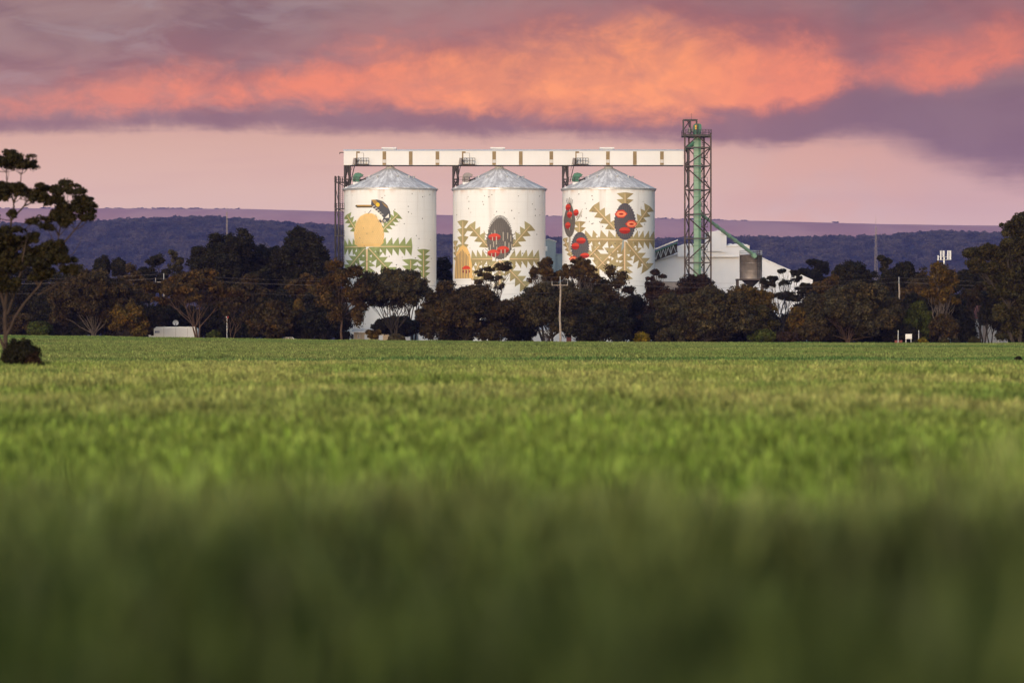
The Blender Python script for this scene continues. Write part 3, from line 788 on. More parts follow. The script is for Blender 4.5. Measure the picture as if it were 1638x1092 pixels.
# ------------------------------------------------------------------ conveyor gallery over the silos
def build_gallery():
    y0, y1 = SD - 1.6, SD + 1.6
    t = thing('conveyor_gallery', 'long white enclosed conveyor gallery bridging the tops of the silos', 'conveyor gallery', (X(820), SD, Z(265)))
    mb = MB(); mb.box((X(550.5), y0, Z(265)), (X(1093), y1, Z(242.2))); w = part('wall', mb, M['white'], t)
    mb = MB()
    mb.prism([(X(549.8), y0 - .18, Z(242.2)), (X(1093.2), y0 - .18, Z(242.2)), (X(1093.2), y0 - .18, Z(240.6)), (X(549.8), y0 - .18, Z(240.6))], 3.56)
    mb.prism([(X(549.8), y0 - .1, Z(240.6)), (X(1093.2), y0 - .1, Z(240.6)), (X(1093.2), SD - .2, Z(239.4)), (X(549.8), SD - .2, Z(239.4))], 0.05)
    part('roof', mb, M['gallery_roof'], t)
    mb = MB(); mb.box((X(550.5), y0 - .06, Z(265.6)), (X(1093), y1, Z(264.9))); part('floor_beam', mb, M['steel'], t)
    for k, x in enumerate((573.3, 615.3, 657.4, 700, 742, 790.5, 833, 881.7, 923, 972, 1015, 1058.2)):
        mb = MB(); mb.box((X(x - 2.9), y0 - .04, Z(264.6)), (X(x + 2.9), y0 + .02, Z(243.2))); p = part('side_panel', mb, M['khaki_panel'], t)
        if k % 2 == 1:
            mb = MB()
            for q in range(4): mb.box((X(x - 2.6), y0 - .10, Z(261.2 - q*1.3)), (X(x + 2.6), y0 - .045, Z(260.3 - q*1.3)))
            part('louvre', mb, M['white'], p)
    for x in (622.5, 796, 970.6):
        mb = MB(); mb.box((X(x - 11.8), SD - 1.0, Z(238.6)), (X(x + 11.8), SD + 1.0, Z(236.2))); mb.box((X(x - 9), SD - .6, Z(240.4)), (X(x + 9), SD + .6, Z(238.6)))
        part('ridge_vent', mb, M['white'], t)
    mb = MB(); mb.box((X(543), SD - .2, Z(244.8)), (X(550.4), SD + .2, Z(243.6))); mb.box((X(543), SD - .12, Z(247)), (X(544), SD + .12, Z(244.8))); part('hoist_beam', mb, M['steel'], t)
    for x in (570, 739, 919.5):       # landing outside each door with its stair
        mb = MB(); xa, xb = X(x), X(x + 21); yl = y0 - 1.1
        mb.box((xa, yl, Z(264.3)), (xb, y0 - .07, Z(263.3)))
        n = 5
        for k in range(n + 1):
            px = xa + (xb - xa) * k / n; mb.tube([(px, yl + .03, Z(263.4)), (px, yl + .03, Z(254))], .04, 5)
        for yy in (254.1, 258.4): mb.tube([(xa, yl + .03, Z(yy)), (xb, yl + .03, Z(yy))], .035, 5)
        mb.tube([(xa, yl + .03, Z(263)), (xa + (xb - xa)*.4, yl + .03, Z(254.5))], .035, 5)
        part('landing', mb, M['steel'], t)
        mb = MB(); mb.box((X(x + 2.5), y0 - .05, Z(263.2)), (X(x + 12), y0 + .01, Z(246))); d_ = part('door', mb, M['white'], t)
        mb = MB(); mb.box((X(x + 2.0), y0 - .08, Z(246)), (X(x + 12.5), y0 - .01, Z(245.5))); mb.box((X(x + 11.9), y0 - .08, Z(263)), (X(x + 12.5), y0 - .01, Z(246))); part('door_frame', mb, M['grey'], d_)
        mb = MB(); mb.prism([(X(x - 5), yl + .1, Z(263.5)), (X(x - 3.5), yl + .1, Z(253.6)), (X(x + 1), yl + .1, Z(254.6)), (X(x - .5), yl + .1, Z(263.5))], .8)
        part('stair_hood', mb, M['grey'], t)
        mb = MB()
        for yy in (yl + .1, yl + .8): mb.tube([(X(x - 1.5), yy, Z(264)), (X(x - 8), yy, Z(292))], .06, 5); mb.tube([(X(x - 5), yy, Z(264)), (X(x - 6.8), yy, Z(273))], .03, 5)
        for k in range(12):
            f = k / 11; mb.box((X(x - 1.5 - 6.5*f) - .06, yl + .1, Z(264 + 28*f) - .02), (X(x - 1.5 - 6.5*f) + .06, yl + .8, Z(264 + 28*f) + .02))
        part('stair', mb, M['steel'], t)
    for x in (551.5, 724.5, 900):     # steel trestles under the gallery
        mb = MB()
        for yy in (y0 + .3, y1 - .3):
            mb.tube([(X(x + .6), yy, Z(301)), (X(x + .6), yy, Z(265.5))], .16, 6); mb.tube([(X(x + 7.8), yy, Z(301)), (X(x + 7.8), yy, Z(265.5))], .16, 6)
            mb.tube([(X(x + .6), yy, Z(286)), (X(x + 4.2), yy, Z(266))], .12, 6); mb.tube([(X(x + 7.8), yy, Z(286)), (X(x + 4.2), yy, Z(266))], .12, 6)
            mb.tube([(X(x + .6), yy, Z(300)), (X(x + 7.8), yy, Z(287))], .1, 6); mb.tube([(X(x + 7.8), yy, Z(300)), (X(x + .6), yy, Z(287))], .1, 6)
            mb.box((X(x - .4), yy - .12, Z(267)), (X(x + 8.8), yy + .12, Z(265.5))); mb.box((X(x - .4), yy - .1, Z(287.6)), (X(x + 8.8), yy + .1, Z(286.4)))
        for q in (266.2, 287): mb.box((X(x + .2), y0 + .42, Z(q + .6)), (X(x + 1.0), y1 - .42, Z(q - .6))); mb.box((X(x + 7.4), y0 + .42, Z(q + .6)), (X(x + 8.2), y1 - .42, Z(q - .6)))
        part('trestle', mb, M['steel'], t)
build_gallery()

# ------------------------------------------------------------------ ladder tower beside the first silo
def build_ladder_tower():
    t = thing('ladder_tower', 'slender dark steel access tower with railed platforms beside the bird silo', 'access tower', (X(543), SD - 1, GZ))
    ya, yb = SD - 1.6, SD + .2
    mb = MB()
    for x, w in ((536.8, .11), (542.2, .11)):
        for yy in (ya, yb): mb.tube([(X(x), yy, GZ), (X(x), yy, Z(282))], w, 6)
    for k in range(9):
        z0 = Z(300 + k*28); z1 = Z(328 + k*28); mb.tube([(X(536.8), yb, z0), (X(542.2), yb, z1)], .05, 5)
    part('post', mb, M['steel'], t)
    mb = MB(); yl = ya + .4
    for x in (545.4, 548.8): mb.tube([(X(x), yl, GZ), (X(x), yl, Z(285))], .045, 5)
    zz = GZ + .3
    while zz < Z(286): mb.tube([(X(545.4), yl, zz), (X(548.8), yl, zz)], .025, 4); zz += .35
    part('ladder', mb, M['steel_brown'], t)
    for y in (292.3, 334.5, 377.5, 419.5, 462):
        mb = MB(); mb.box((X(535.6), ya - .1, Z(y + .6)), (X(552.5), yb + .1, Z(y - .9))); p = part('platform', mb, M['steel'], t)
        mb = MB(); ht = 8.5
        for x in (535.9, 539, 542, 545, 548.2, 551.6): mb.tube([(X(x), ya, Z(y)), (X(x), ya, Z(y - ht))], .04, 5)
        for q in (ht, ht * .5): mb.tube([(X(535.9), ya, Z(y - q)), (X(552), ya, Z(y - q))], .035, 5)
        part('railing', mb, M['steel'], p)
        mb = MB(); mb.tube([(X(542), ya + .1, Z(y + .5)), (X(551), ya + .1, Z(y + 6))], .06, 5); part('bracket', mb, M['steel'], p)
build_ladder_tower()

# ------------------------------------------------------------------ bucket elevator tower
def build_elevator():
    t = thing('elevator_tower', 'tall brown lattice steel tower enclosing a pale green grain elevator', 'elevator tower', (X(1115), SD, GZ))
    yf, yb = SD - 2.3, SD + 2.3
    FR = [(1094.5, yf), (1136, yf)]; BK = [(1103, yb), (1127.2, yb)]
    mb = MB()
    for x, yy in FR + BK: mb.box((X(x) - .13, yy - .13, GZ), (X(x) + .13, yy + .13, Z(214.6)))
    part('post', mb, M['steel_brown'], t)
    lv = [219, 237, 266.5, 304.5, 343.5, 382, 420.5, 459, 500]
    for i, y in enumerate(lv):
        mb = MB()
        for (xa, xb, yy) in ((1094.5, 1136, yf), (1103, 1127.2, yb)):
            mb.box((X(xa) + .13, yy - .1, Z(y + .9)), (X(xb) - .13, yy + .1, Z(y - .9)))
        for (xa, xb) in ((1094.5, 1103), (1136, 1127.2)): mb.tube([(X(xa), yf + .13, Z(y)), (X(xb), yb - .13, Z(y))], .09, 5)
        part('girt', mb, M['steel'], t)
    mb = MB()
    for i in range(1, len(lv) - 1):
        a, b = Z(lv[i]), Z(lv[i + 1]); fx = (1094.5, 1136) if i % 2 == 0 else (1136, 1094.5)
        mb.tube([(X(fx[0]), yf - .05, a), (X(fx[1]), yf - .05, b)], .11, 6)
        bx = (1103, 1127.2) if i % 2 else (1127.2, 1103); mb.tube([(X(bx[0]), yb, a), (X(bx[1]), yb, b)], .09, 6)
        for (xa, xb) in ((1094.5, 1103), (1136, 1127.2)):
            mid = (a + b) / 2
            mb.tube([(X(xa), yf, a), (X(xb), yb, mid)], .09, 5); mb.tube([(X(xb), yb, mid), (X(xa), yf, b)], .09, 5)
    a, b = Z(219), Z(237)
    for (xa, xb) in ((1095, 1115), (1136, 1115)): mb.tube([(X(xa), yf - .05, b), (X(xb), yf - .05, a)], .1, 6)
    part('brace', mb, M['steel_brown'], t)
    mb = MB(); mb.box((X(1109.6), SD - .75, GZ), (X(1117), SD + .7, Z(204))); leg = part('elevator_leg', mb, M['green_leg'], t)
    mb = MB(); mb.box((X(1117.1), SD - .55, GZ), (X(1121.2), SD + .6, Z(204))); part('return_leg', mb, M['green_shade'], leg)
    for yy in range(224, 450, 13):
        mb = MB(); mb.box((X(1109.2), SD - .80, Z(yy + .35)), (X(1121.5), SD + .74, Z(yy - .35))); part('flange', mb, M['green_shade'], leg)
    pts = [(1108.6, 209), (1108.6, 202.5), (1109.6, 199.6), (1112, 198.4), (1119, 198.4), (1121.2, 199.8), (1121.8, 203), (1121.6, 209.5), (1119, 215), (1109.2, 215)]
    mb = MB(); mb.prism([(X(a), SD - .95, Z(b)) for a, b in pts], 1.9); hd = part('elevator_head', mb, M['green_dark'], t)
    mb = MB()
    for (cx, cy, rr) in ((1113.4, 202.8, .24), (1112.8, 206.6, .15)):
        mb.tube([(X(cx), SD - .952, Z(cy)), (X(cx), SD - 1.08, Z(cy))], rr, 12)
    part('yellow_disc', mb, M['yellow'], hd)  # small plain yellow discs on the front of the head
    mb = MB(); mb.box((X(1104), SD - .8, Z(211)), (X(1108.4), SD + .5, Z(207))); mb.tube([(X(1102.8), SD - .6, Z(213)), (X(1102.8), SD - .6, Z(205))], .3, 10); part('drive_motor', mb, M['grey'], hd)
    mb = MB(); mb.box((X(1091), yf - .5, Z(219.2)), (X(1137), yb + .3, Z(216.8))); pl = part('platform', mb, M['steel'], t)
    mb = MB()
    for k in range(11):
        x = 1091.3 + 45.4*k/10; mb.tube([(X(x), yf - .45, Z(217)), (X(x), yf - .45, Z(208.6))], .04, 5)
        if k % 2 == 0: mb.tube([(X(x), yb + .25, Z(217)), (X(x), yb + .25, Z(208.6))], .04, 5)
    for q in (208.7, 211.3, 214): mb.tube([(X(1091.3), yf - .45, Z(q)), (X(1136.7), yf - .45, Z(q))], .035, 5); mb.tube([(X(1091.3), yb + .25, Z(q)), (X(1136.7), yb + .25, Z(q))], .035, 5)
    for q in (208.7, 213):
        for x in (1091.3, 1136.7): mb.tube([(X(x), yf - .45, Z(q)), (X(x), yb + .25, Z(q))], .035, 5)
    part('railing', mb, M['steel'], pl)
    mb = MB()
    for yy in (SD - 1.6, SD + 1.0):
        for x in (1093, 1104, 1114.2): mb.box((X(x) - .08, yy - .08, Z(217)), (X(x) + .08, yy + .08, Z(192.4)))
        mb.box((X(1092), yy - .12, Z(193.4)), (X(1115.2), yy + .12, Z(191.6)))
        mb.tube([(X(1094), yy, Z(207)), (X(1103.5), yy, Z(193))], .07, 5); mb.tube([(X(1100), yy, Z(193)), (X(1104), yy, Z(205))], .06, 5)
    mb.box((X(1096), SD - 1.5, Z(193.2)), (X(1097.2), SD + .9, Z(192))); mb.tube([(X(1105.6), SD - .5, Z(192)), (X(1105.6), SD - .5, Z(181.5))], .025, 4)
    part('hoist_frame', mb, M['steel'], t)
    mb = MB(); yl = SD + .4
    for x in (1123.2, 1126.2): mb.tube([(X(x), yl, GZ), (X(x), yl, Z(212))], .045, 5)
    zz = GZ
    while zz < Z(213): mb.tube([(X(1123.2), yl, zz), (X(1126.2), yl, zz)], .025, 4); zz += .33
    for k in range(34):
        z0 = Z(222 + k*7); mb.tube([(X(1122.4), yl, z0), (X(1123.4), yl - .6, z0), (X(1126.2), yl - .6, z0), (X(1127), yl, z0)], .025, 4, cap=False)
    part('ladder', mb, M['steel'], t)
    for y in (252, 291, 330, 363, 400):
        mb = MB(); mb.box((X(1121.5), SD - .3, Z(y + .5)), (X(1132), SD + 1.4, Z(y - .3))); [mb.tube([(X(x), SD - .3, Z(y)), (X(x), SD - .3, Z(y - 7))], .03, 4) for x in (1122, 1127, 1131.5)]; mb.tube([(X(1122), SD - .3, Z(y - 7)), (X(1131.5), SD - .3, Z(y - 7))], .03, 4)
        part('rest_platform', mb, M['steel'], t)
    mb = MB(); mb.tube([(X(1096), SD - .4, Z(238.5)), (X(1101), SD - .4, Z(236)), (X(1110), SD - .4, Z(228))], [.35, .4, .4], 8); part('transfer_chute', mb, M['green_shade'], t)
    # dark cable tray beside the back post
    mb = MB(); mb.box((X(1098.5), SD - 1.2, Z(300)), (X(1102), SD - .2, Z(237))); part('cable_tray', mb, M['steel'], t)
build_elevator()

# discharge spout from the tower down to the tank
t = thing('grain_spout', 'sloping pale green grain spout running from the elevator tower to the round tank', 'grain spout', (X(1160), SD + 2, Z(380)))
mb = MB(); P0 = Vector((X(1121), SD + .2, Z(342))); P1 = Vector((X(1204.5, 652), 652, Z(406.5, 652)))
mb.tube([P0, P0.lerp(P1, .5), P1], [.27, .27, .29], 10); part('pipe', mb, M['green_leg'], t)
for f in (.3, .42, .54, .66, .78):
    mb = MB(); q = P0.lerp(P1, f); e = (P1 - P0).normalized() * .12; mb.tube([q - e, q + e], .36, 10); part('flange', mb, M['green_leg'], t)
mb = MB(); mb.tube([P1, P1 + Vector((.45, .1, -.55))], [.5, .36], 10); part('outlet', mb, M['green_leg'], t)

# ------------------------------------------------------------------ storage shed behind the tower
def build_shed():
    D = 690.0; x = lambda p: X(p, D); z = lambda p: Z(p, D); g = ground_z(0, D)
    t = thing('grain_shed', 'big white gabled grain storage shed with a raised roof monitor behind the elevator tower', 'grain shed', (x(1150), D, g))
    pts = [(985, 436.5), (1083.5, 407), (1092.7, 404), (1200, 405.5), (1300, 449.5)]
    mb = MB(); mb.prism([(x(985), D, g)] + [(x(a), D, z(b)) for a, b in pts] + [(x(1300), D, g)], 42); w = part('wall', mb, M['shed_white'], t)
    mb = MB()
    for (a, b) in zip(pts[:-1], pts[1:]):
        if a[0] in (1083.5, 1092.7): continue
        mb.prism([(x(a[0]), D - .35, z(a[1]) + .02), (x(b[0]), D - .35, z(b[1]) + .02), (x(b[0]), D - .35, z(b[1]) + .22), (x(a[0]), D - .35, z(a[1]) + .22)], 42.6)
    part('roof', mb, M['shed_white'], t)
    mb = MB(); mb.box((x(985), D - .05, g), (x(1105), D + .2, z(451.6))); part('base_wall', mb, M['beige'], t)
    mb = MB(); mb.box((x(985), D - .12, z(451.6)), (x(1105), D + .2, z(450.7))); part('flashing', mb, M['steel'], t)
    mb = MB(); mb.box((x(1083.5), D - .8, z(411)), (x(1198.4), D + 14, z(394))); mt = part('roof_monitor', mb, M['shed_white'], t)
    mb = MB(); mb.box((x(1107), D - .92, z(411.2)), (x(1184), D - .6, z(410.2))); mb.box((x(1099), D - 1.0, z(394.6)), (x(1199), D + 14.2, z(393.4))); part('gutter_and_shadow_trim', mb, M['galv'], mt)  # lower strip is modelled in place of the shadow under the eave
    mb = MB(); mb.prism([(x(1082.5), D - .9, z(394.2)), (x(1094), D - .9, z(390.2)), (x(1130), D - .9, z(390.2)), (x(1130), D - .9, z(394.2))], 12); mb.prism([(x(1162), D - .9, z(394.2)), (x(1168), D - .9, z(391.6)), (x(1194), D - .9, z(391)), (x(1199.2), D - .9, z(394))], 12); part('roof', mb, M['shed_white'], mt)
    for q, yy in ((1169, 390.3), (1177.5, 390.6), (1187, 389.6)):
        mb = MB(); mb.lathe([(.55, z(yy + 2.6)), (.55, z(yy + .6)), (.3, z(yy - 1)), (.02, z(yy - 1.4))], 12, (x(q), D + 2))
        part('roof_vent', mb, M['shed_white'], mt, smooth=True)
    mb = MB(); mb.prism([(x(1128), D - 1.4, z(402)), (x(1153), D - 1.4, z(402)), (x(1153), D - 1.4, z(374.5)), (x(1146.5), D - 1.4, z(369.4)), (x(1128), D - 1.4, z(372))], 7); cp = part('cupola', mb, M['shed_white'], t)
    mb = MB(); mb.box((x(1153.05), D - 1.1, z(404)), (x(1161.6), D + 5, z(374.6))); part('side_wall', mb, M['shed_white'], cp)
    mb = MB(); mb.prism([(x(1145.5), D - 1.6, z(369.2)), (x(1146.8), D - 1.6, z(368.4)), (x(1163.6), D - 1.6, z(374)), (x(1163.2), D - 1.6, z(375)), (x(1153), D - 1.6, z(374.4))], 7.4); part('roof', mb, M['shed_white'], cp)
    mb = MB()
    for k in range(4): mb.tube([(x(1128.5 + k*1.4), D - 1.5, z(381)), (x(1128.5 + k*1.4), D - 1.5, z(372.5))], .05, 4)
    for q in (373, 377, 381): mb.tube([(x(1128), D - 1.5, z(q)), (x(1133.5), D - 1.5, z(q))], .05, 4)
    part('railing', mb, M['steel'], cp)
build_shed()

def build_feed_conveyor():
    D = 684.0; x = lambda p: X(p, D); z = lambda p: Z(p, D)
    t = thing('feed_conveyor', 'sloping truss conveyor with a green edge beam rising into the white shed', 'conveyor', (x(1060), D, ground_z(0, D)))
    sl = lambda p, y0: y0 - (p - 1046) * .40
    def bar(y, th, mat, nm, ya=0, yb=2.2):
        mb = MB(); mb.prism([(x(985), D + ya, z(sl(985, y))), (x(1084), D + ya, z(sl(1084, y))), (x(1084), D + ya, z(sl(1084, y - th))), (x(985), D + ya, z(sl(985, y - th)))], yb); return part(nm, mb, mat, t)
    bar(400.3, 2.2, M['galv'], 'cover', -.1, 2.4); bar(404.2, 1.8, M['green_shade'], 'edge_beam'); bar(418.5, 1.4, M['steel'], 'bottom_chord')
    mb = MB(); xx = 985
    while xx < 1080:
        mb.tube([(x(xx), D + .1, z(sl(xx, 417))), (x(xx + 4), D + .1, z(sl(xx + 4, 405)))], .06, 5); mb.tube([(x(xx + 4), D + .1, z(sl(xx + 4, 405))), (x(xx + 8), D + .1, z(sl(xx + 8, 417)))], .06, 5); mb.tube([(x(xx), D + .1, z(sl(xx, 418))), (x(xx), D + .1, z(sl(xx, 405)))], .06, 5)
        xx += 8
    part('lattice', mb, M['galv'], t)
    mb = MB(); mb.prism([(x(985), D + 2.1, z(sl(985, 418))), (x(1084), D + 2.1, z(sl(1084, 418))), (x(1084), D + 2.1, z(sl(1084, 404))), (x(985), D + 2.1, z(sl(985, 404)))], .06); part('back_sheet', mb, M['steel'], t)
    mb = MB()
    for q in (1000, 1040): mb.box((x(q) - .15, D + .5, ground_z(0, D)), (x(q) + .15, D + .9, z(sl(q, 418))))
    part('leg', mb, M['steel'], t)
build_feed_conveyor()

def build_tank():
    D = 655.0; x = lambda p: X(p, D); z = lambda p: Z(p, D); g = ground_z(0, D); c = (x(1201), D); r = 18 * D / F
    t = thing('hopper_tank', 'round dull steel hopper tank raised on a frame in front of the white shed', 'tank', (c[0], D, g))
    mb = MB(); mb.lathe([(r, z(446)), (r, z(408.6)), (r + .06, z(408.6)), (r + .06, z(408))], 48, c); b = part('tank_wall', mb, M['tank'], t, smooth=True)
    mb = MB(); mb.lathe([(r + .08, z(408)), (0.4, z(406)), (.01, z(406))], 48, c); part('tank_top', mb, M['tank'], t)
    mb = MB()
    for y in (421, 433.5): mb.lathe([(r + .01, z(y + .5)), (r + .05, z(y + .4)), (r + .05, z(y - .4)), (r + .01, z(y - .5))], 48, c)
    part('hoop', mb, M['tank'], b)
    mb = MB(); mb.lathe([(r - .05, z(446)), (.35, z(459)), (.3, z(461))], 32, c); part('hopper', mb, M['steel'], t)
    mb = MB(); mb.tube([(c[0], D, z(462)), (c[0], D, z(459.5))], .4, 10); part('outlet_gate', mb, M['green_shade'], t)
    mb = MB(); mb.box((x(1177.5), D - 2.1, z(448.4)), (x(1221), D + 2.1, z(446.1))); fr = part('frame', mb, M['steel_brown'], t)
    for sx in (1179.5, 1219.5):
        for yy in (-1.9, 1.9):
            mb = MB(); mb.box((x(sx) - .14, D + yy - .14, g), (x(sx) + .14, D + yy + .14, z(448.4))); part('leg', mb, M['steel_brown'], t)
    mb = MB()
    for k in range(24):
        a = 2*math.pi*k/24; p = (c[0] + r*math.cos(a), D + r*math.sin(a)); mb.tube([(p[0], p[1], z(408)), (p[0], p[1], z(401))], .03, 4)
    for q in (401.1, 404.4):
        mb.tube([(c[0] + r*math.cos(2*math.pi*k/24), D + r*math.sin(2*math.pi*k/24), z(q)) for k in range(25)], .03, 4)
    part('railing', mb, M['galv'], t)
    mb = MB(); yl = D - r - .15
    for q in (1210.5, 1213.5): mb.tube([(x(q), yl + .2, z(447)), (x(q), yl + .2, z(401))], .04, 4)
    for k in range(22): mb.tube([(x(1210.5), yl + .2, z(446 - k*2)), (x(1213.5), yl + .2, z(446 - k*2))], .025, 4)
    for k in range(12): zz = z(430 - k*2.6); mb.tube([(x(1209), yl + .2, zz), (x(1209.4), yl - .4, zz), (x(1214.6), yl - .4, zz), (x(1215), yl + .2, zz)], .03, 4, cap=False)
    part('ladder', mb, M['steel'], t)
build_tank()

# ------------------------------------------------------------------ smaller buildings
def gable_house(name, label, cat, d, px0, px1, ybase, yeave, yridge, depth, wallm, roofm, windows=(), doors=(), cols=None, ridge_along=True):
    x = lambda p: X(p, d); z = lambda p: Z(p, d); g = min(z(ybase), ground_z(x(px0), d)) - .05
    t = thing(name, label, cat, (x((px0 + px1) / 2), d + depth / 2, g))
    mb = MB(); mb.box((x(px0), d, g), (x(px1), d + depth, z(yeave)))
    if ridge_along:
        for xx in (px0, px1):
            mb.poly([(x(xx), d, z(yeave)), (x(xx), d + depth, z(yeave)), (x(xx), d + depth / 2, z(yridge))])
    w = part('wall', mb, wallm, t)
    e = .3; mb = MB()
    mb.poly([(x(px0) - e, d - e, z(yeave) - .05), (x(px1) + e, d - e, z(yeave) - .05), (x(px1) + e, d + depth / 2, z(yridge) + .05), (x(px0) - e, d + depth / 2, z(yridge) + .05)])
    mb.poly([(x(px0) - e, d + depth + e, z(yeave) - .05), (x(px1) + e, d + depth + e, z(yeave) - .05), (x(px1) + e, d + depth / 2, z(yridge) + .051), (x(px0) - e, d + depth / 2, z(yridge) + .051)])
    mb.box((x(px0) - e, d - e - .06, z(yeave) - .17), (x(px1) + e, d - e, z(yeave) - .04))
    part('roof', mb, roofm, t)
    for (a, b, c_, dd) in windows:
        mb = MB(); mb.box((x(a), d - .05, z(dd)), (x(b), d + .02, z(c_))); wn = part('window', mb, M['white'], t)
        mb = MB(); mb.box((x(a + .6), d - .07, z(dd - .6)), (x(b - .6), d - .052, z(c_ + .6))); part('pane', mb, M['glass'], wn)
    for (a, b, c_, dd, mm) in doors:
        mb = MB(); mb.box((x(a), d - .06, z(dd)), (x(b), d + .02, z(c_))); part('door', mb, mm, t)
    return t

gable_house('cream_cottage', 'low cream cottage with pale doors behind the upright golden gum', 'cottage', 590, 566, 622, 548, 530, 526, 7, M['cream'], M['galv'],
            [(572, 576, 534, 541), (610, 614, 531.5, 535)], [(583, 590, 535, 548, M['white']), (605, 612.5, 536, 548, M['white']), (561.8, 565.5, 534.5, 548, M['steel_brown'])])
gable_house('site_office', 'small white site office with dark high windows beside the cream cottage', 'office', 588, 622.6, 668, 549, 530.2, 527, 6, M['white'], M['galv'],
            [(629, 634, 531.5, 535), (648, 654, 531, 534.5)], [(656, 667.5, 534, 549, M['bluegrey']), (635.5, 641, 533, 549, M['bluegrey'])])
gable_house('white_shed', 'long low white shed seen through trunks beside the timber power pole', 'shed', 612, 805, 931, 550, 527, 522, 9, M['white'], M['galv'], [(836, 842, 531, 537)], [(906, 914, 533, 550, M['brick_red']), (868, 876, 533, 550, M['grey'])])
gable_house('garden_shed', 'low white shed glimpsed under the clumpy gum beside the site office', 'shed', 606, 684, 734, 550, 530, 526, 6, M['white'], M['galv'], [], [(700, 706, 534, 550, M['grey'])])
gable_house('white_house', 'white house with a red gable edge half hidden by the big drooping gum', 'house', 575, 1543, 1612, 550, 508, 489, 9, M['white'], M['brick_red'], [(1552, 1558, 513, 522), (1590, 1597, 514, 522)], [(1572, 1578, 514, 544, M['beige'])])
gable_house('carport', 'small low pale building under the bare-stemmed gum at the edge of the crop', 'outbuilding', 572, 1514, 1528, 548, 535, 531, 5, M['white'], M['galv'], [], [(1517, 1522, 538, 548, M['bluegrey'])])
gable_house('farm_shed', 'tiny pale shed in the green gap beside the round clumpy gum', 'shed', 600, 1252.5, 1265, 540, 529, 526.5, 4, M['white'], M['galv'], [(1254.5, 1258, 530.5, 532.5)], [(1259, 1263, 531, 539, M['bluegrey'])])

# blue-grey building between the two right-hand silos, lower store between the left ones
def build_office_block():
    d = 705.0; x = lambda p: X(p, d); z = lambda p: Z(p, d); g = ground_z(0, d)
    t = thing('sampling_building', 'blue-grey clad building standing in the gap between the two cone-painted silos', 'building', (x(882), d, g))
    mb = MB(); mb.box((x(866), d, g), (x(889), d + 9, z(386))); mb.prism([(x(866), d, z(386)), (x(889), d, z(386)), (x(877.5), d, z(382.5))], 9); part('wall', mb, M['bluegrey'], t)
    mb = MB(); mb.prism([(x(865), d - .3, z(386.6)), (x(877.5), d - .3, z(382.6)), (x(877.5), d - .3, z(381.9)), (x(865), d - .3, z(385.8))], 9.6); mb.prism([(x(877.6), d - .3, z(382.6)), (x(890.5), d - .3, z(386.9)), (x(890.5), d - .3, z(386.1)), (x(877.6), d - .3, z(381.9))], 9.6); part('roof', mb, M['galv'], t)
    mb = MB(); mb.box((x(889.05), d + .5, g), (x(905), d + 8, z(407))); mb.box((x(889.05), d + .3, z(407)), (x(906), d + 8.2, z(405.8))); part('annex', mb, M['bluegrey'], t)
    mb = MB()
    for k in range(4): mb.box((x(872.2), d - .06, z(395.3 + k*1.9)), (x(875.6), d + .01, z(394 + k*1.9)))
    part('louvre', mb, M['white'], t)
build_office_block()
gable_house('low_store', 'low store with a pale roof between the bird silo and grey-cone silo', 'store', 690, 690, 735, 552, 441, 436, 14, M['bluegrey'], M['galv'])

# white transport trailer / container body on the field edge
def build_caravan():
    d = 563.0; x = lambda p: X(p, d); z = lambda p: Z(p, d); g = ground_z(x(280), d)
    t = thing('site_trailer', 'long white box trailer with a small dark blue plate parked under the spreading gum', 'trailer', (x(282), d + 1.2, g))
    mb = MB(); mb.prism([(x(246), d, z(541)), (x(246), d, z(525.5)), (x(250), d, z(523.2)), (x(313), d, z(523.8)), (x(316), d, z(526)), (x(317.6), d, z(541))], 2.5); b = part('body', mb, M['white'], t)
    mb = MB(); mb.box((x(249), d + .15, z(523.4)), (x(312), d + 2.35, z(522.5))); part('roof', mb, M['galv'], t)
    mb = MB(); mb.box((x(247.8), d - .05, z(532.2)), (x(255), d + .01, z(529.2))); pl = part('name_plate', mb, M['blue'], b)
    mb = MB()
    for k in range(3): mb.box((x(249.2 + k*1.9), d - .075, z(531.3)), (x(250.3 + k*1.9), d - .052, z(530.1)))
    part('plate_lettering', mb, M['white'], pl)
    mb = MB(); mb.box((x(246), d + .2, z(543.5)), (x(317), d + 2.3, z(541.1))); part('chassis', mb, M['steel'], t)
    for q in (292, 302):
        mb = MB(); mb.tube([(x(q), d + .1, z(544)), (x(q), d + .4, z(544))], .36, 16); part('wheel', mb, M['tyre'], t)
    mb = MB(); mb.box((x(237), d + .9, z(539)), (x(246), d + 1.5, z(537))); mb.box((x(237), d + .7, z(538)), (x(240), d + 1.7, z(535.5))); part('drawbar', mb, M['white'], t)
    mb = MB()
    for q in (262, 281, 300): mb.box((x(q) - .015, d - .02, z(540.6)), (x(q) + .015, d + .01, z(524.6)))
    part('panel_joint', mb, M['grey'], b)
build_caravan()
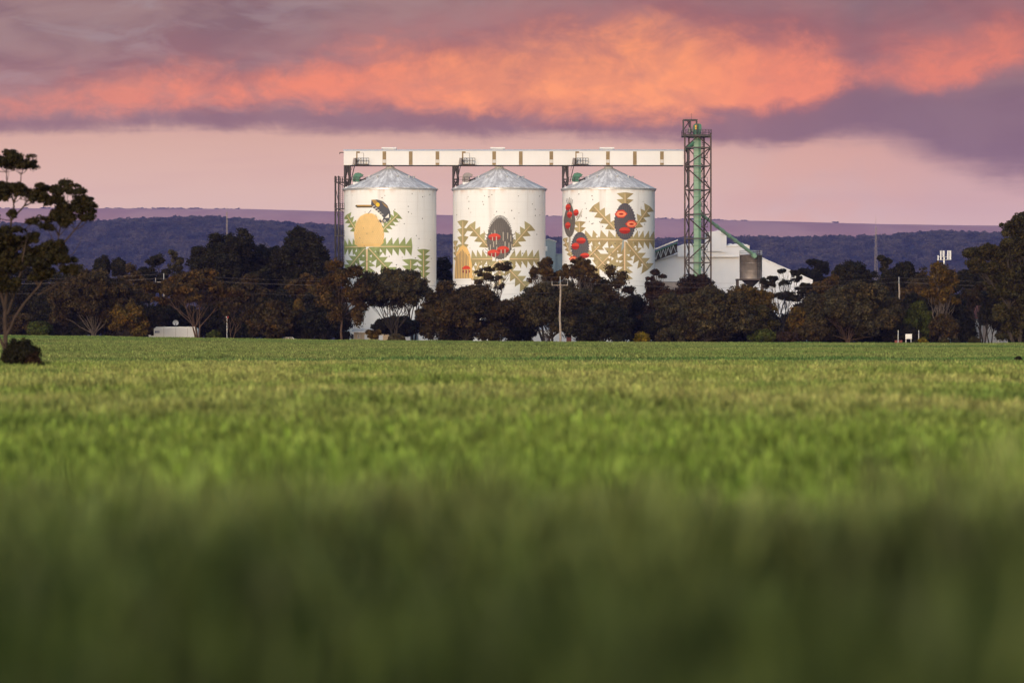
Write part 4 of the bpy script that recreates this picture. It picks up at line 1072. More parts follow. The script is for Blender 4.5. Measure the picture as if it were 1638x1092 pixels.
def build_tent():
    d = 570.0; x = lambda p: X(p, d); z = lambda p: Z(p, d); g = ground_z(x(282), d)
    t = thing('satellite_dish', 'small pale dish on a post showing above the white box trailer', 'dish', (x(281), d, g))
    mb = MB(); mb.tube([(x(281), d, g), (x(281), d, z(517))], .06, 6); part('post', mb, M['steel'], t)
    mb = MB(); c = Vector((x(281), d, z(516)))
    n = 16; prof = [(0.0, .15), (.2, .12), (.34, .05), (.45, -.03)]
    for k in range(len(prof) - 1):
        for j in range(n):
            a0, a1 = 2*math.pi*j/n, 2*math.pi*(j + 1)/n; (r0, h0), (r1, h1) = prof[k], prof[k + 1]
            f = lambda r, h, a: c + Vector((r*math.cos(a), h - .15*math.sin(a)*r, r*math.sin(a)*.9))
            if r0 == 0: mb.poly([f(0, h0, 0), f(r1, h1, a0), f(r1, h1, a1)])
            else: mb.poly([f(r0, h0, a0), f(r1, h1, a0), f(r1, h1, a1), f(r0, h0, a1)])
    part('reflector', mb, M['white'], t)
build_tent()

def build_car(name, label, d, px0, px1, ytop, ybot, mat):
    x = lambda p: X(p, d); g = ground_z(x(px0), d); L = x(px1) - x(px0); h = L * .36
    zb = g; c0 = x(px0)
    t = thing(name, label, 'car', (c0 + L / 2, d, zb))
    P = lambda u, v: (c0 + u * L, d - .85, zb + v * h)
    mb = MB(); mb.prism([P(0, .25), P(0, .5), P(.04, .58), P(.22, .62), P(.98, .6), P(1, .5), P(1, .25)][::-1], 1.7); b = part('body', mb, mat, t)
    mb = MB(); mb.prism([P(.2, .62), P(.32, .97), P(.4, 1.0), P(.78, 1.0), P(.92, .62)][::-1], 1.6); part('cabin', mb, mat, b)
    mb = MB(); mb.prism([(p[0], p[1] - .01, p[2]) for p in (P(.26, .65), P(.35, .92), P(.54, .94), P(.54, .65))][::-1], .005); mb.prism([(p[0], p[1] - .01, p[2]) for p in (P(.57, .65), P(.57, .94), P(.76, .93), P(.86, .65))][::-1], .005); part('window', mb, M['glass'], b)
    for u in (.2, .8):
        mb = MB(); mb.tube([(c0 + u*L, d - .9, zb + .2*h), (c0 + u*L, d - .65, zb + .2*h)], .2*h, 16); w = part('wheel', mb, M['tyre'], t)
        mb = MB(); mb.tube([(c0 + u*L, d - .92, zb + .2*h), (c0 + u*L, d - .9, zb + .2*h)], .11*h, 12); part('rim', mb, M['galv'], w)
    for u in (.005, .985):
        mb = MB(); mb.box((c0 + u*L - .02, d - .8, zb + .45*h), (c0 + u*L + .06, d - .55, zb + .54*h)); part('headlight' if u < .5 else 'tail_light', mb, M['glass'] if u < .5 else M['red'], t)
build_car('parked_car', 'white car parked in the shade under the dark bushy gums', 552, 445, 475, 535, 546, M['carwhite'])
build_car('parked_car', 'grey-blue car parked between low saltbushes along the red dirt track', 549, 1529, 1552, 544, 550, M['carpurple'])

# ------------------------------------------------------------------ poles, masts, posts
def power_pole(label, px, ytop, d, arm=True):
    x = lambda p: X(p, d); z = lambda p: Z(p, d); g = ground_z(x(px), d)
    t = thing('power_pole', label, 'power pole', (x(px), d, g), 'timber power poles')
    k = d / 538.0
    ya = ytop + 14
    mb = MB(); n = 7
    mb.tube([(x(px) + .06*math.sin(i*1.3), d, g + (z(ytop + 11) - g)*i/n) for i in range(n + 1)], [.17 - .05*i/n for i in range(n + 1)], 10); part('pole', mb, M['timber'], t)
    mb = MB(); mb.tube([(x(px), d, z(ytop + 12)), (x(px), d, z(ytop))], .055, 8); part('top_insulator', mb, M['galv'], t)
    if arm:
        mb = MB(); mb.box((x(px - 13.5), d - .19, z(ya + .7)), (x(px + 12.5), d - .13, z(ya - .4))); ca = part('crossarm', mb, M['timber'], t)
        mb = MB(); mb.tube([(x(px - 6), d - .15, z(ya)), (x(px), d - .12, z(ya + 7))], .025, 4); mb.tube([(x(px + 6), d - .15, z(ya)), (x(px), d - .12, z(ya + 7))], .025, 4); part('arm_brace', mb, M['wire'], ca)
        for q in (-13, 12):
            mb = MB(); mb.tube([(x(px + q), d - .16, z(ya)), (x(px + q), d - .16, z(ya - 2)), (x(px + q), d - .16, z(ya - 6.5))], [.04, .06, .04], 8); part('insulator', mb, M['insulator'], ca)
    return Vector((x(px), d, z(ya - 6)))
pA = power_pole('pale timber power pole standing alone in front of the dark trees below the silos', 896, 442, 538)
pB = power_pole('timber power pole with only its top above the spreading gum and white trailer', 262, 437, 585)
pC = power_pole('timber power pole with its short top showing beside the round clumpy gum', 1438, 443, 580, arm=False)
def wires(a, b, label):
    t = thing('power_line', label, 'power line', tuple((a + b) / 2))
    for off, dz in ((-1.15, 0), (0, .65), (1.05, 0), (0, -1.5)):
        mb = MB(); pts = []
        for i in range(25):
            f = i / 24; p = a.lerp(b, f) + Vector((off * .8, off * .25, dz)); p.z -= .9 * 4 * f * (1 - f); pts.append(p)
        mb.tube(pts, .010, 4); part('wire', mb, M['wire'], t)
wires(pB, pA, 'thin power line sagging between the lone pole and the pole by the white trailer')
wires(pA, pC, 'thin power line sagging between the lone pole and the pole by the round gum')
wires(pC, pC + Vector((62, 4, -.1)), 'thin power line running past the bare-stemmed golden gum and the big drooping gum')
wires(pB + Vector((-62, 4, 0)), pB, 'thin power line running behind the tall umbrella gum in the field')

def lattice_mast(label, px, ytop, ybot, d, w0, w1):
    x = lambda p: X(p, d); z = lambda p: Z(p, d); g = ground_z(x(px), d)
    t = thing('radio_mast', label, 'radio mast', (x(px), d, g))
    H = z(ytop + (ybot - ytop) * .22) - g
    w_at = lambda f: (w1 + (w0 - w1) * min(1, f)) * d / F / 2
    cs = [(-1, -.58), (1, -.58), (0, 1.15)]
    mb = MB()
    for sx, sy in cs: mb.tube([(x(px) + sx*w_at(f), d + sy*w_at(f), g + H*f) for f in np.linspace(0, 1, 7)], .035, 4)
    n = 34
    for i in range(n):
        f0, f1 = i / n, (i + 1) / n
        for k in range(3):
            a, b = cs[k], cs[(k + 1) % 3]
            if i % 2: a, b = b, a
            mb.tube([(x(px) + a[0]*w_at(f0), d + a[1]*w_at(f0), g + H*f0), (x(px) + b[0]*w_at(f1), d + b[1]*w_at(f1), g + H*f1)], .02, 4)
    part('lattice', mb, M['mast'], t)
    mb = MB(); mb.tube([(x(px), d, g + H), (x(px), d, z(ytop))], [.04, .02], 5); part('antenna', mb, M['mast'], t)
lattice_mast('thin lattice radio mast above the tall dark trees on the flower-silo side of the shed', 363, 330, 372, 900, 1.5, 4.5)
lattice_mast('thin lattice radio mast against the blue hills between the shed and the phone tower', 1401, 346, 425, 900, 2.0, 9.5)

def phone_tower():
    d = 620.0; x = lambda p: X(p, d); z = lambda p: Z(p, d); g = ground_z(x(1510), d)
    t = thing('phone_tower', 'mobile phone tower with white panel antennas above the golden gum', 'phone tower', (x(1510), d, g))
    mb = MB(); mb.tube([(x(1510), d, g), (x(1510), d, z(401))], [.3, .16], 10); part('pole', mb, M['galv'], t)
    mb = MB()
    for q in (411, 415.5): 
        mb.tube([(x(1499), d - .3, z(q)), (x(1521), d - .3, z(q))], .05, 5); mb.tube([(x(1503), d - .3, z(q)), (x(1510), d + .6, z(q)), (x(1519), d - .3, z(q))], .05, 5)
    part('headframe', mb, M['galv'], t)
    for (q, a, b, w) in ((1504.3, 401, 416, 1.1), (1508, 401, 411, .9), (1515.6, 400.8, 415.5, 1.2), (1519.3, 400.8, 415.5, 1.4), (1500, 408.5, 417.5, .9)):
        mb = MB(); mb.box((x(q - w), d - .62, z(b)), (x(q + w), d - .42, z(a))); part('panel_antenna', mb, M['white'], t)
phone_tower()

for i, (px, y0, d) in enumerate(((1436.5, 528, 540), (1469.5, 528, 541), (1598, 530, 540))):
    x = X(px, d); g = ground_z(x, d)
    mb = MB(); mb.tube([(x, d, g), (x + .02, d, Z(y0 + 6, d)), (x + .03, d, Z(y0, d))], [.07, .065, .05], 8); mb.box((x - .012, d - .09, Z(y0 + 8, d)), (x + .012, d - .05, Z(y0 + 3, d)))
    o = mb.build('fence_post', M['galv'], loc=(x, d, g))
    tag(o, ['slim grey fence post behind the red drum at the field edge', 'slim grey fence post beside the white meter box at the field edge', 'slim grey fence post in front of the white house'][i], 'fence post', 'fence posts along the track')
d = 543.0
t = thing('meter_box', 'small pale blue-white box cabinet standing on posts by the field edge', 'cabinet', (X(1453.5, d), d, ground_z(X(1453.5, d), d)))
mb = MB(); mb.box((X(1448.5, d), d, Z(542, d)), (X(1458.7, d), d + .5, Z(534.5, d))); b = part('body', mb, M['galv'], t)
mb = MB(); mb.box((X(1449.4, d), d - .03, Z(541.2, d)), (X(1453.3, d), d - .003, Z(535.3, d))); mb.box((X(1453.7, d), d - .03, Z(541.2, d)), (X(1457.8, d), d - .003, Z(535.3, d))); part('door', mb, M['galv'], b)
mb = MB(); mb.box((X(1448.1, d), d - .06, Z(534.5, d)), (X(1459.1, d), d + .55, Z(534, d))); part('lid', mb, M['galv'], b)
for q in (1449.5, 1457.5):
    mb = MB(); mb.box((X(q, d) - .04, d + .2, ground_z(X(q, d), d)), (X(q, d) + .04, d + .28, Z(542, d))); part('leg', mb, M['galv'], t)
d = 541.0
t = thing('oil_drum', 'rusty red drum lying on its side by the field edge', 'drum', (X(1437, d), d, ground_z(X(1437, d), d)))
zc = Z(548, d); rr = .36
mb = MB(); mb.tube([(X(1431, d), d, zc), (X(1443, d), d, zc)], rr, 20); b = part('barrel', mb, M['brick_red'], t)
mb = MB()
for q in (1431.3, 1435, 1439, 1442.7): mb.tube([(X(q, d) - .03, d, zc), (X(q, d) + .03, d, zc)], rr + .025, 20)
part('hoop', mb, M['brick_red'], b)
d = 556.0
t = thing('road_sign', 'small red and white sign on a post among the trees by the white trailer', 'sign', (X(364, d), d, ground_z(X(364, d), d)))
mb = MB(); mb.tube([(X(363, d), d, ground_z(X(363, d), d)), (X(363, d), d, Z(503.5, d))], .05, 6); part('post', mb, M['galv'], t)
mb = MB(); mb.tube([(X(364.6, d), d - .06, Z(507, d)), (X(364.6, d), d - .09, Z(507, d))], .16, 12); part('red_disc', mb, M['red'], t)
mb = MB(); mb.box((X(361.2, d), d - .09, Z(508, d)), (X(362.8, d), d - .06, Z(505.5, d))); part('white_plate', mb, M['white'], t)
mb = MB()
x0, x1 = X(1385, 545), X(1760, 545)
for i in range(40):
    a = x0 + (x1 - x0)*i/40; b = x0 + (x1 - x0)*(i + 1)/40
    mb.poly([(a, 536.5 + .5*math.sin(i), ground_z(a, 537) + .10), (b, 536.5 + .5*math.sin(i + 1), ground_z(b, 537) + .10), (b, 552, ground_z(b, 552) + .16), (a, 552, ground_z(a, 552) + .16)])
o = mb.build('dirt_track', M['dirt']); o['kind'] = 'structure'
# ------------------------------------------------------------------ trees
M['bark_hero'] = paint('dusky_red_bark', (0.045, 0.027, 0.021), 0.85, 0, 0.4, 2.5, 0.5, stain=(0.10, 0.07, 0.055), bump=0.2)
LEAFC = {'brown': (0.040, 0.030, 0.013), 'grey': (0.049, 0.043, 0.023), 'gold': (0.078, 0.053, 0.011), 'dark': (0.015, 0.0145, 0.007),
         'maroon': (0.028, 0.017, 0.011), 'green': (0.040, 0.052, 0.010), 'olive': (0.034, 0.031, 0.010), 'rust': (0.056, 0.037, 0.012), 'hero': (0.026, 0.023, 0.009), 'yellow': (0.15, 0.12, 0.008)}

def make_pads(kind, r, H, W, zb):
    P = []
    if kind == 'clump':
        n = 20
        for k in range(n):
            th = 2.4 * k + r.uniform(-.3, .3); s = (k + .6) / n; ph = math.asin(max(-.05, 1 - 1.05 * s)) if s < .95 else -.03
            q = W * r.uniform(.50, .66)
            P.append(((q*math.cos(ph)*math.cos(th), q*math.cos(ph)*math.sin(th), zb + (H - zb)*(.16 + .60*max(0, math.sin(ph))**.62 + r.uniform(-.05, .05))), (W*.40, W*.40, (H - zb)*.24)))
    elif kind == 'umbrella':
        n = 16
        for k in range(n):
            th = 2.4 * k + r.uniform(-.4, .4); q = math.sqrt((k + .3) / n); w = W * r.uniform(.22, .36)
            rz = max(.45, H * r.uniform(.055, .085))
            z = H - rz - (H - zb) * (.45 * q * q + r.uniform(0, .30) * (k % 3 > 0))
            P.append((((W - w)*q*math.cos(th), (W - w)*q*math.sin(th), z), (w, w, rz)))
    elif kind == 'upright':
        n = 13
        for k in range(n):
            f = (k + .5) / n; th = 2.4 * k + r.uniform(-.5, .5); env = math.sin(math.pi * (0.18 + .75 * f)) ** .7
            q = W * .62 * env * r.uniform(.5, 1); w = W * r.uniform(.26, .4)
            P.append(((q*math.cos(th), q*math.sin(th), zb + (H - zb)*(f*.86)), (w, w, min(w*.9, (H - zb)*.16))))
    elif kind == 'sparse':
        n = 9
        for k in range(n):
            th = 2.4 * k + r.uniform(-.4, .4); q = math.sqrt((k + .3) / n); w = W * r.uniform(.22, .38)
            P.append((((W - w)*q*math.cos(th), (W - w)*q*math.sin(th), H - .5 - (H - zb)*(r.uniform(0, .8))), (w, w, w*.42)))
    elif kind == 'bush':
        n = 12
        for k in range(n):
            th = 2.4 * k + r.uniform(-.3, .3); q = W * .62 * math.sqrt((k + .3) / n)
            z = H * (.30 + .42 * (1 - (q / W) ** 2 * 1.6) * r.uniform(.7, 1))
            P.append(((q*math.cos(th), q*math.sin(th), z), (W*.36, W*.36, H*.30)))
    return P

def tree(label, px, ytop, hw, d, kind, col, seed, cb=0.35, bark='bark_dark', rt=.74, per=70, ls=.19, tufts=1.25, name='gum_tree', cat='tree', group='trees along the field edge',
         pads=None, stems=None, trunk_r=None, fork=None, lean=0.0, lvl=None, twigs=2, limbs=None):
    r = np.random.default_rng(seed)
    if kind == 'sparse' and rt == .74: rt, per, tufts = .34, 34, .55
    if kind == 'umbrella' and rt == .74: rt, per = .56, 54
    x0 = (px - 819) / F * d; g = ground_z(x0, d) - .05 if lvl is None else lvl
    H = ZC - (ytop - HOR) / F * d - g; W = hw / F * d * 1.06; zb = cb * H
    t = thing(name, label, cat, (x0, d, g), group)
    P = pads if pads is not None else make_pads(kind, r, H, W, zb)
    if kind != 'bush':             # break each spray into smaller ragged ones
        S2 = []
        for (c, rad) in P:
            for q in range(10 if pads is not None else 3):
                o = r.uniform(-.8, .8, 3) if pads is not None else r.uniform(-.62, .62, 3); k2 = r.uniform(.28, .50) if pads is not None else r.uniform(.45, .68)
                S2.append(((c[0] + o[0]*rad[0], c[1] + o[1]*rad[1], min(c[2] + o[2]*rad[2], H - rad[2]*k2)), (rad[0]*k2, rad[1]*k2, rad[2]*k2)))
    else: S2 = P
    # crown --------------------------------------------------------
    C = []; RR = []
    for (c, rad) in S2:
        area = (rad[0]*rad[1] + 2*rad[0]*rad[2]) / 3
        n = max(3, int(tufts * 3.6 * area / (rt*rt)))
        u = r.normal(0, 1, (n, 3)); u[:, 2] += .55; u /= np.linalg.norm(u, axis=1)[:, None]
        u[:, 2] = np.maximum(u[:, 2], -.45)
        q = np.array(c) + u * np.array(rad) * r.uniform(.62, .95, n)[:, None]
        q[:, 2] = np.maximum(q[:, 2], rt * .3)
        C.append(q); RR.append(rt * r.uniform(.55, 1.05, n))
    C = np.concatenate(C); RR = np.concatenate(RR)
    Q, tt, hh = leaf_cloud(r, C, RR, per, ls, .85)
    Q[:, :, 2] = np.maximum(Q[:, :, 2], .02)
    me = quad_mesh('crown', Q, M['leaf'], tt, hh)
    o = bpy.data.objects.new('crown', me); COL.objects.link(o); o.parent = t; o.color = (*LEAFC[col], 1)
    # trunk and limbs ----------------------------------------------
    mb = MB()
    tr = trunk_r or max(.09, H * .017)
    if limbs is not None:
        nodes = []
        for pts, ra, rb in limbs:
            n = len(pts); V = [Vector(p) for p in pts]
            W_ = []
            for i in range(n - 1):
                for f in (0, .5): W_.append(V[i].lerp(V[i + 1], f) + (Vector((r.normal(0, .03), r.normal(0, .03), 0)) if f else Vector()))
            W_.append(V[-1])
            rr = [ra + (rb - ra) * i / (len(W_) - 1) for i in range(len(W_))]
            mb.tube(W_, rr, 8); nodes += [(v, q) for v, q in zip(W_, rr) if v.z > H * .25]
        for (c, rad) in P:
            c = Vector(c)
            for k in range(twigs):
                a = r.uniform(0, 6.28); f = c + Vector((rad[0]*.75*math.cos(a), rad[1]*.75*math.sin(a), rad[2]*r.uniform(-.5, .3)))
                s, rs = min(nodes, key=lambda q: (q[0] - f).length + max(0, q[0].z - f.z + .25) * 5 + r.uniform(0, .5))
                L = (f - s).length; mm = s.lerp(f, .5) + Vector((r.normal(0, .08*L), r.normal(0, .08*L), -.06*L))
                q0 = min(rs * .6, .022 + .006 * L); mb.tube([s, s.lerp(mm, .5) + Vector((0, 0, -.02*L)), mm, f], [q0, q0*.8, q0*.6, q0*.2], 5, cap=False)
    elif kind == 'bush' and pads is None:
        for k in range(6):
            c = P[k][0]; mb.tube([(c[0]*.15, c[1]*.15, -.1), (c[0]*.6, c[1]*.6, c[2]*.5), c], [tr*.5, tr*.4, tr*.15], 5)
    else:
        fk = fork if fork is not None else max(.12, cb * .55)
        ns = stems or (3 if kind in ('clump', 'umbrella') else 2)
        zf = H * fk
        roots = []
        for k in range(ns):
            th = 2*math.pi*k/ns + r.uniform(-.4, .4); s = zf * (.22 if ns > 1 else .04)
            top = Vector((math.cos(th)*s + lean*zf, math.sin(th)*s, zf))
            b = Vector((math.cos(th)*tr*.6, math.sin(th)*tr*.6, -.2))
            m = b.lerp(top, .5) + Vector((r.normal(0, .06*zf), r.normal(0, .06*zf), 0))
            mb.tube([b, m, top], [tr*(1.15 if ns == 1 else .8), tr*.75, tr*.6], 7); roots.append(top)
        for (c, rad) in P:
            c = Vector(c); q = min(roots, key=lambda v: (Vector((v.x, v.y, 0)) - Vector((c.x, c.y, 0))).length + r.uniform(0, .3*W))
            e = c - Vector((0, 0, rad[2]*.35)); L = (e - q).length
            p1 = q.lerp(e, .35) + Vector((r.normal(0, .05*L), r.normal(0, .05*L), .02*L)); p2 = q.lerp(e, .7) + Vector((r.normal(0, .05*L), r.normal(0, .05*L), .05*L))
            r0 = tr * .42
            mb.tube([q, p1, p2, e], [r0, r0*.75, r0*.5, r0*.25], 5, cap=False)
            for k in range(twigs):
                s = p1.lerp(p2, r.random()); a = r.uniform(0, 6.28); f = c + Vector((rad[0]*.8*math.cos(a), rad[1]*.8*math.sin(a), rad[2]*r.uniform(-.2, .5)))
                mm = s.lerp(f, .5) + Vector((r.normal(0, .06*L), r.normal(0, .06*L), -.03*L))
                mb.tube([s, mm, f], [r0*.4, r0*.28, r0*.12], 4, cap=False)
    mb.v = [(a + x0, b + d, c + g) for a, b, c in mb.v]
    part('trunk', mb, M[bark], t)
    return t

def px_pads(lst, px, d, g, depth=.6, seed=0):
    """pads given by their place in the tree: column, row, half-width, half-height (photo pixels at distance d)"""
    r = random.Random(seed); k = d / F; out = []
    for (a, b, w, h) in lst:
        out.append((((a - px)*k, r.uniform(-depth, depth)*w*k, ZC - (b - HOR)*k - g), (w*k, w*k*.9, h*k)))
    return out

# the big umbrella gum inside the field, with the dark bush at its foot
def big_left():
    d, px = 128.0, 8; g = ground_z((px - 819)/F*d, d)
    L = [(8, 250, 26, 11), (38, 254, 19, 9), (-25, 255, 28, 14), (20, 303, 28, 12), (48, 307, 18, 9), (-18, 305, 28, 16), (64, 315, 12, 7),
         (85, 298, 24, 11), (112, 303, 16, 10), (128, 313, 12, 11), (96, 338, 22, 15), (76, 356, 15, 12), (118, 336, 16, 14), (147, 330, 10, 10), (141, 345, 8, 7),
         (8, 372, 26, 12), (28, 392, 26, 16), (48, 378, 13, 9), (-20, 385, 30, 22), (92, 392, 24, 16), (100, 412, 20, 10), (60, 418, 30, 13), (20, 424, 34, 15), (-20, 440, 30, 24), (18, 340, 8, 4), (6, 452, 24, 12), (70, 436, 24, 8), (0, 400, 22, 14), (88, 322, 16, 9), (132, 322, 14, 9), (104, 352, 18, 10), (40, 405, 24, 14), (112, 430, 14, 7), (-30, 340, 26, 14), (30, 262, 24, 7), (80, 402, 20, 12), (50, 352, 9, 4)]
    L = [(a, b, w*1.06, h*.98) for a, b, w, h in L]
    k = d / F
    def lp(pts, r0, r1, dy=0.0): return ([((a - px)*k, dy * i / max(1, len(pts) - 1), ZC - (b - HOR)*k - g) for i, (a, b) in enumerate(pts)], r0, r1)
    LM = [lp([(8, 592), (9, 545), (8, 505), (12, 460), (14, 420), (15, 390), (18, 350), (22, 322)], .085, .028), lp([(9, 535), (22, 507), (40, 480), (62, 455), (77, 430), (85, 405), (92, 375), (98, 345), (101, 312)], .055, .016, .4),
          lp([(8, 512), (3, 470), (-8, 430), (-15, 390), (-18, 340), (-20, 300)], .06, .018, -.3), lp([(18, 350), (38, 328), (52, 312)], .035, .015), lp([(22, 322), (11, 288), (8, 258)], .03, .01), lp([(22, 322), (33, 292), (40, 262)], .03, .01),
          lp([(83, 410), (108, 378), (129, 352), (143, 335)], .035, .012, .3), lp([(95, 425), (118, 402), (128, 386), (131, 372)], .016, .004), lp([(60, 470), (90, 452), (118, 440)], .03, .01, .5), lp([(12, 500), (30, 450), (38, 410), (44, 385)], .05, .018, -.4), lp([(9, 560), (-14, 520), (-24, 480), (-30, 440)], .05, .02, .4)]
    tree('tall dark umbrella gum standing alone inside the wheat with a bare pale trunk', px, 236, 150, d, 'umbrella', 'hero', 11, pads=px_pads(L, px, d, g, .5, 3), bark='bark_hero', rt=.115, per=44, ls=.042, tufts=1.5, group=None, twigs=4, limbs=LM)
    tree('dark dense bush at the foot of the tall umbrella gum in the wheat', 34, 536, 34, 127.2, 'bush', 'dark', 312, rt=.12, per=60, ls=.035, tufts=1.3, name='bush', cat='bush', group=None)
    tree('dead brown scrub leaning against the dark bush in the wheat', 54, 560, 17, 126.4, 'bush', 'maroon', 13, rt=.09, per=24, ls=.028, tufts=.8, name='scrub', cat='shrub', group=None)
big_left()
tree('small lone dark bush growing out in the wheat', 1629, 568, 9, 205, 'bush', 'dark', 14, rt=.10, per=40, ls=.04, name='bush', cat='bush', group=None)

def big_right():
    d, px = 536.0, 1628; g = ground_z((px - 819)/F*d, d)
    L = [(1640, 356, 32, 16), (1618, 368, 18, 9), (1660, 372, 40, 24), (1632, 386, 30, 13), (1606, 392, 20, 10), (1585, 403, 22, 9), (1568, 411, 16, 7), (1560, 420, 12, 6),
         (1650, 410, 36, 18), (1630, 432, 26, 16), (1612, 446, 22, 12), (1650, 452, 34, 22), (1596, 428, 22, 8), (1570, 428, 14, 6), (1628, 470, 26, 14), (1608, 486, 18, 13), (1640, 492, 30, 20), (1620, 510, 24, 14), (1650, 522, 24, 16), (1604, 506, 16, 10), (1550, 404, 6, 4), (1616, 530, 22, 12), (1640, 425, 30, 18), (1600, 464, 22, 12), (1590, 414, 20, 9), (1622, 405, 20, 10), (1645, 470, 30, 20), (1596, 448, 20, 9)]
    tree('big drooping dark gum in stacked layers, tallest at the far edge of the wheat', px, 338, 75, d, 'umbrella', 'olive', 15, pads=px_pads(L, px, d, g, .5, 4), bark='bark_dark', rt=.60, per=66, ls=.18, tufts=1.7, fork=.3, trunk_r=.36, stems=2, twigs=3)
big_right()

T = tree
# --- front row along the far edge of the crop
T('dense clumpy dark gum beyond the wheat, beside the tall umbrella gum', 150, 434, 78, 556, 'clump', 'brown', 21, .22, 'bark_pale', stems=5)
T('low dark green bush beside the trunk of the tall umbrella gum', 64, 513, 24, 552, 'bush', 'green', 22, rt=.5, name='bush', cat='bush')
T('golden olive bushy gum between the clumpy dark gum and the white trailer', 206, 489, 33, 549, 'clump', 'gold', 23, .18)
T('wide spreading umbrella gum with orange limbs above the white trailer', 314, 432, 86, 552, 'umbrella', 'rust', 24, .42, 'bark_red', tufts=1.3, fork=.22, stems=4, twigs=5)
T('thin reddish gum with bare stems beside the red and white sign', 372, 478, 30, 551, 'sparse', 'brown', 25, .4, 'bark_red', stems=2, twigs=4)
T('small green shrub at the end of the white trailer', 343, 529, 13, 546, 'bush', 'green', 26, rt=.32, per=40, name='shrub', cat='shrub')
T('broad dark bushy gum shading the white car', 432, 482, 48, 550, 'clump', 'brown', 27, .12, rt=.6)
T('dark low bushy gum between the white car and the upright golden gum', 488, 498, 32, 553, 'clump', 'dark', 28, .08)
T('upright golden gum with a straight pale trunk in front of the ladder tower', 546, 417, 56, 543, 'upright', 'rust', 29, .30, 'bark_red', stems=1, fork=.34, trunk_r=.20, twigs=3)
T('grey-green clumpy gum with fanning dark stems below the flower-painted silo', 630, 433, 66, 552, 'clump', 'grey', 30, .48, 'bark_dark', stems=6, fork=.2)
T('flat dark gum crown showing above the grey-green gum at the edge of the flower-painted silo', 662, 437, 36, 585, 'umbrella', 'dark', 31, .55, tufts=1.4)
T('big dense rounded brown gum directly below the grey-cone silo', 744, 452, 78, 549, 'clump', 'brown', 32, .03, 'bark_dark', stems=4)
T('dense grey gum with tufted crown directly behind the lone power pole', 882, 449, 76, 555, 'clump', 'grey', 33, .22, 'bark_dark', stems=5)
T('low dark rounded bush next to the lone power pole', 965, 488, 50, 546, 'clump', 'dark', 34, .05, stems=3)
T('tall brown gum standing before the lower wall of the dark-cone silo', 985, 423, 40, 566, 'upright', 'brown', 35, .22, stems=2)
T('dark maroon gum between the dark-cone silo and the elevator tower', 1052, 444, 36, 570, 'upright', 'maroon', 36, .25, stems=2)
T('thin maroon gum with one flat tuft beside the dark-cone silo wall', 1046, 426, 20, 588, 'sparse', 'maroon', 37, .68, 'bark_pale', stems=1, fork=.55)
T('broad grey-brown clumpy gum at the foot of the elevator tower', 1130, 452, 88, 547, 'clump', 'grey', 38, .05, 'bark_dark', stems=5)
T('golden-tipped gum rising behind the broad clumpy gum below the round tank', 1198, 457, 44, 560, 'clump', 'gold', 39, .3)
T('dark reddish bushy gum hugging the base of the elevator tower', 1112, 438, 42, 575, 'clump', 'maroon', 40, .3)
T('small upright olive gum with pale stems beside the broad clumpy gum', 1218, 488, 28, 548, 'upright', 'olive', 41, .25, 'bark_pale', stems=4)
T('bright green shrub at the skirt of the broad clumpy gum', 1222, 527, 26, 544, 'bush', 'green', 42, rt=.42, name='shrub', cat='shrub')
T('open dark gum with a maze of bare stems against the white shed', 1246, 428, 44, 566, 'sparse', 'dark', 43, .55, 'bark_dark', stems=5, fork=.25, twigs=7)
T('second open dark gum with thin bare stems at the low end of the white shed', 1284, 432, 36, 572, 'sparse', 'dark', 44, .5, 'bark_dark', stems=4, fork=.25, twigs=7)
T('yellow-flowered wattle beside the open dark gums', 1276, 492, 20, 556, 'upright', 'gold', 45, .35, stems=2, name='wattle', cat='tree')
T('brown scrubby bush at the crop edge in front of the tiny pale shed', 1258, 530, 30, 544, 'bush', 'maroon', 46, rt=.35, name='bush', cat='bush')
T('round grey-brown gum with dense tufts, standing apart at the crop edge', 1356, 451, 74, 549, 'clump', 'grey', 47, .06, 'bark_red', stems=5)
T('dark low scrub at the foot of the round grey-brown gum', 1300, 516, 34, 545, 'bush', 'brown', 48, rt=.45, name='bush', cat='bush')
T('pinkish grey bush between the round gum and the white cabinet', 1425, 470, 26, 556, 'clump', 'grey', 49, .2, stems=3)
T('bright olive-green small tree behind the white cabinet', 1468, 484, 22, 557, 'clump', 'green', 50, .1, stems=2)
T('dark low hedge-like bush behind the grey fence posts', 1440, 517, 32, 553, 'bush', 'dark', 51, rt=.5, name='bush', cat='bush')
T('golden gum with many bare stems below the phone tower', 1506, 416, 38, 552, 'upright', 'gold', 52, .5, 'bark_pale', stems=6, fork=.2, trunk_r=.22, twigs=5)
T('dark scrub under the bare stems of the golden gum', 1512, 500, 30, 549, 'bush', 'brown', 53, rt=.4, per=22, name='bush', cat='bush')
T('mid-dark gum shading the white house', 1572, 447, 40, 560, 'umbrella', 'brown', 54, .45, stems=3, tufts=1.2)
T('dark slender gum in front of the white house', 1583, 470, 22, 553, 'upright', 'dark', 55, .42, stems=2)
for i, (px, yt, hw, cc, lb) in enumerate(((1510, 540, 11, 'olive', 'low olive saltbush on the red dirt track under the golden gum'), (1529, 541, 8, 'dark', 'small dark saltbush beside the grey-blue car'), (1558, 538, 11, 'olive', 'rounded saltbush on the dirt track in front of the white house'),
                                        (1464, 546, 9, 'olive', 'tiny saltbush in the grass beside the rusty red drum'), (1476, 540, 9, 'yellow', 'small yellowish tuft of scrub beside the white cabinet'))):
    T(lb, px, yt, hw, 538.5 - (i == 3) * 3, 'bush', cc, 60 + i, rt=.28, per=45, ls=.11, name='saltbush', cat='shrub', group='saltbushes by the dirt track')
T('yellow-green wattle bush between the dark rounded bush and the broad clumpy gum', 1027, 530, 12, 549, 'bush', 'yellow', 66, rt=.35, name='wattle', cat='bush')
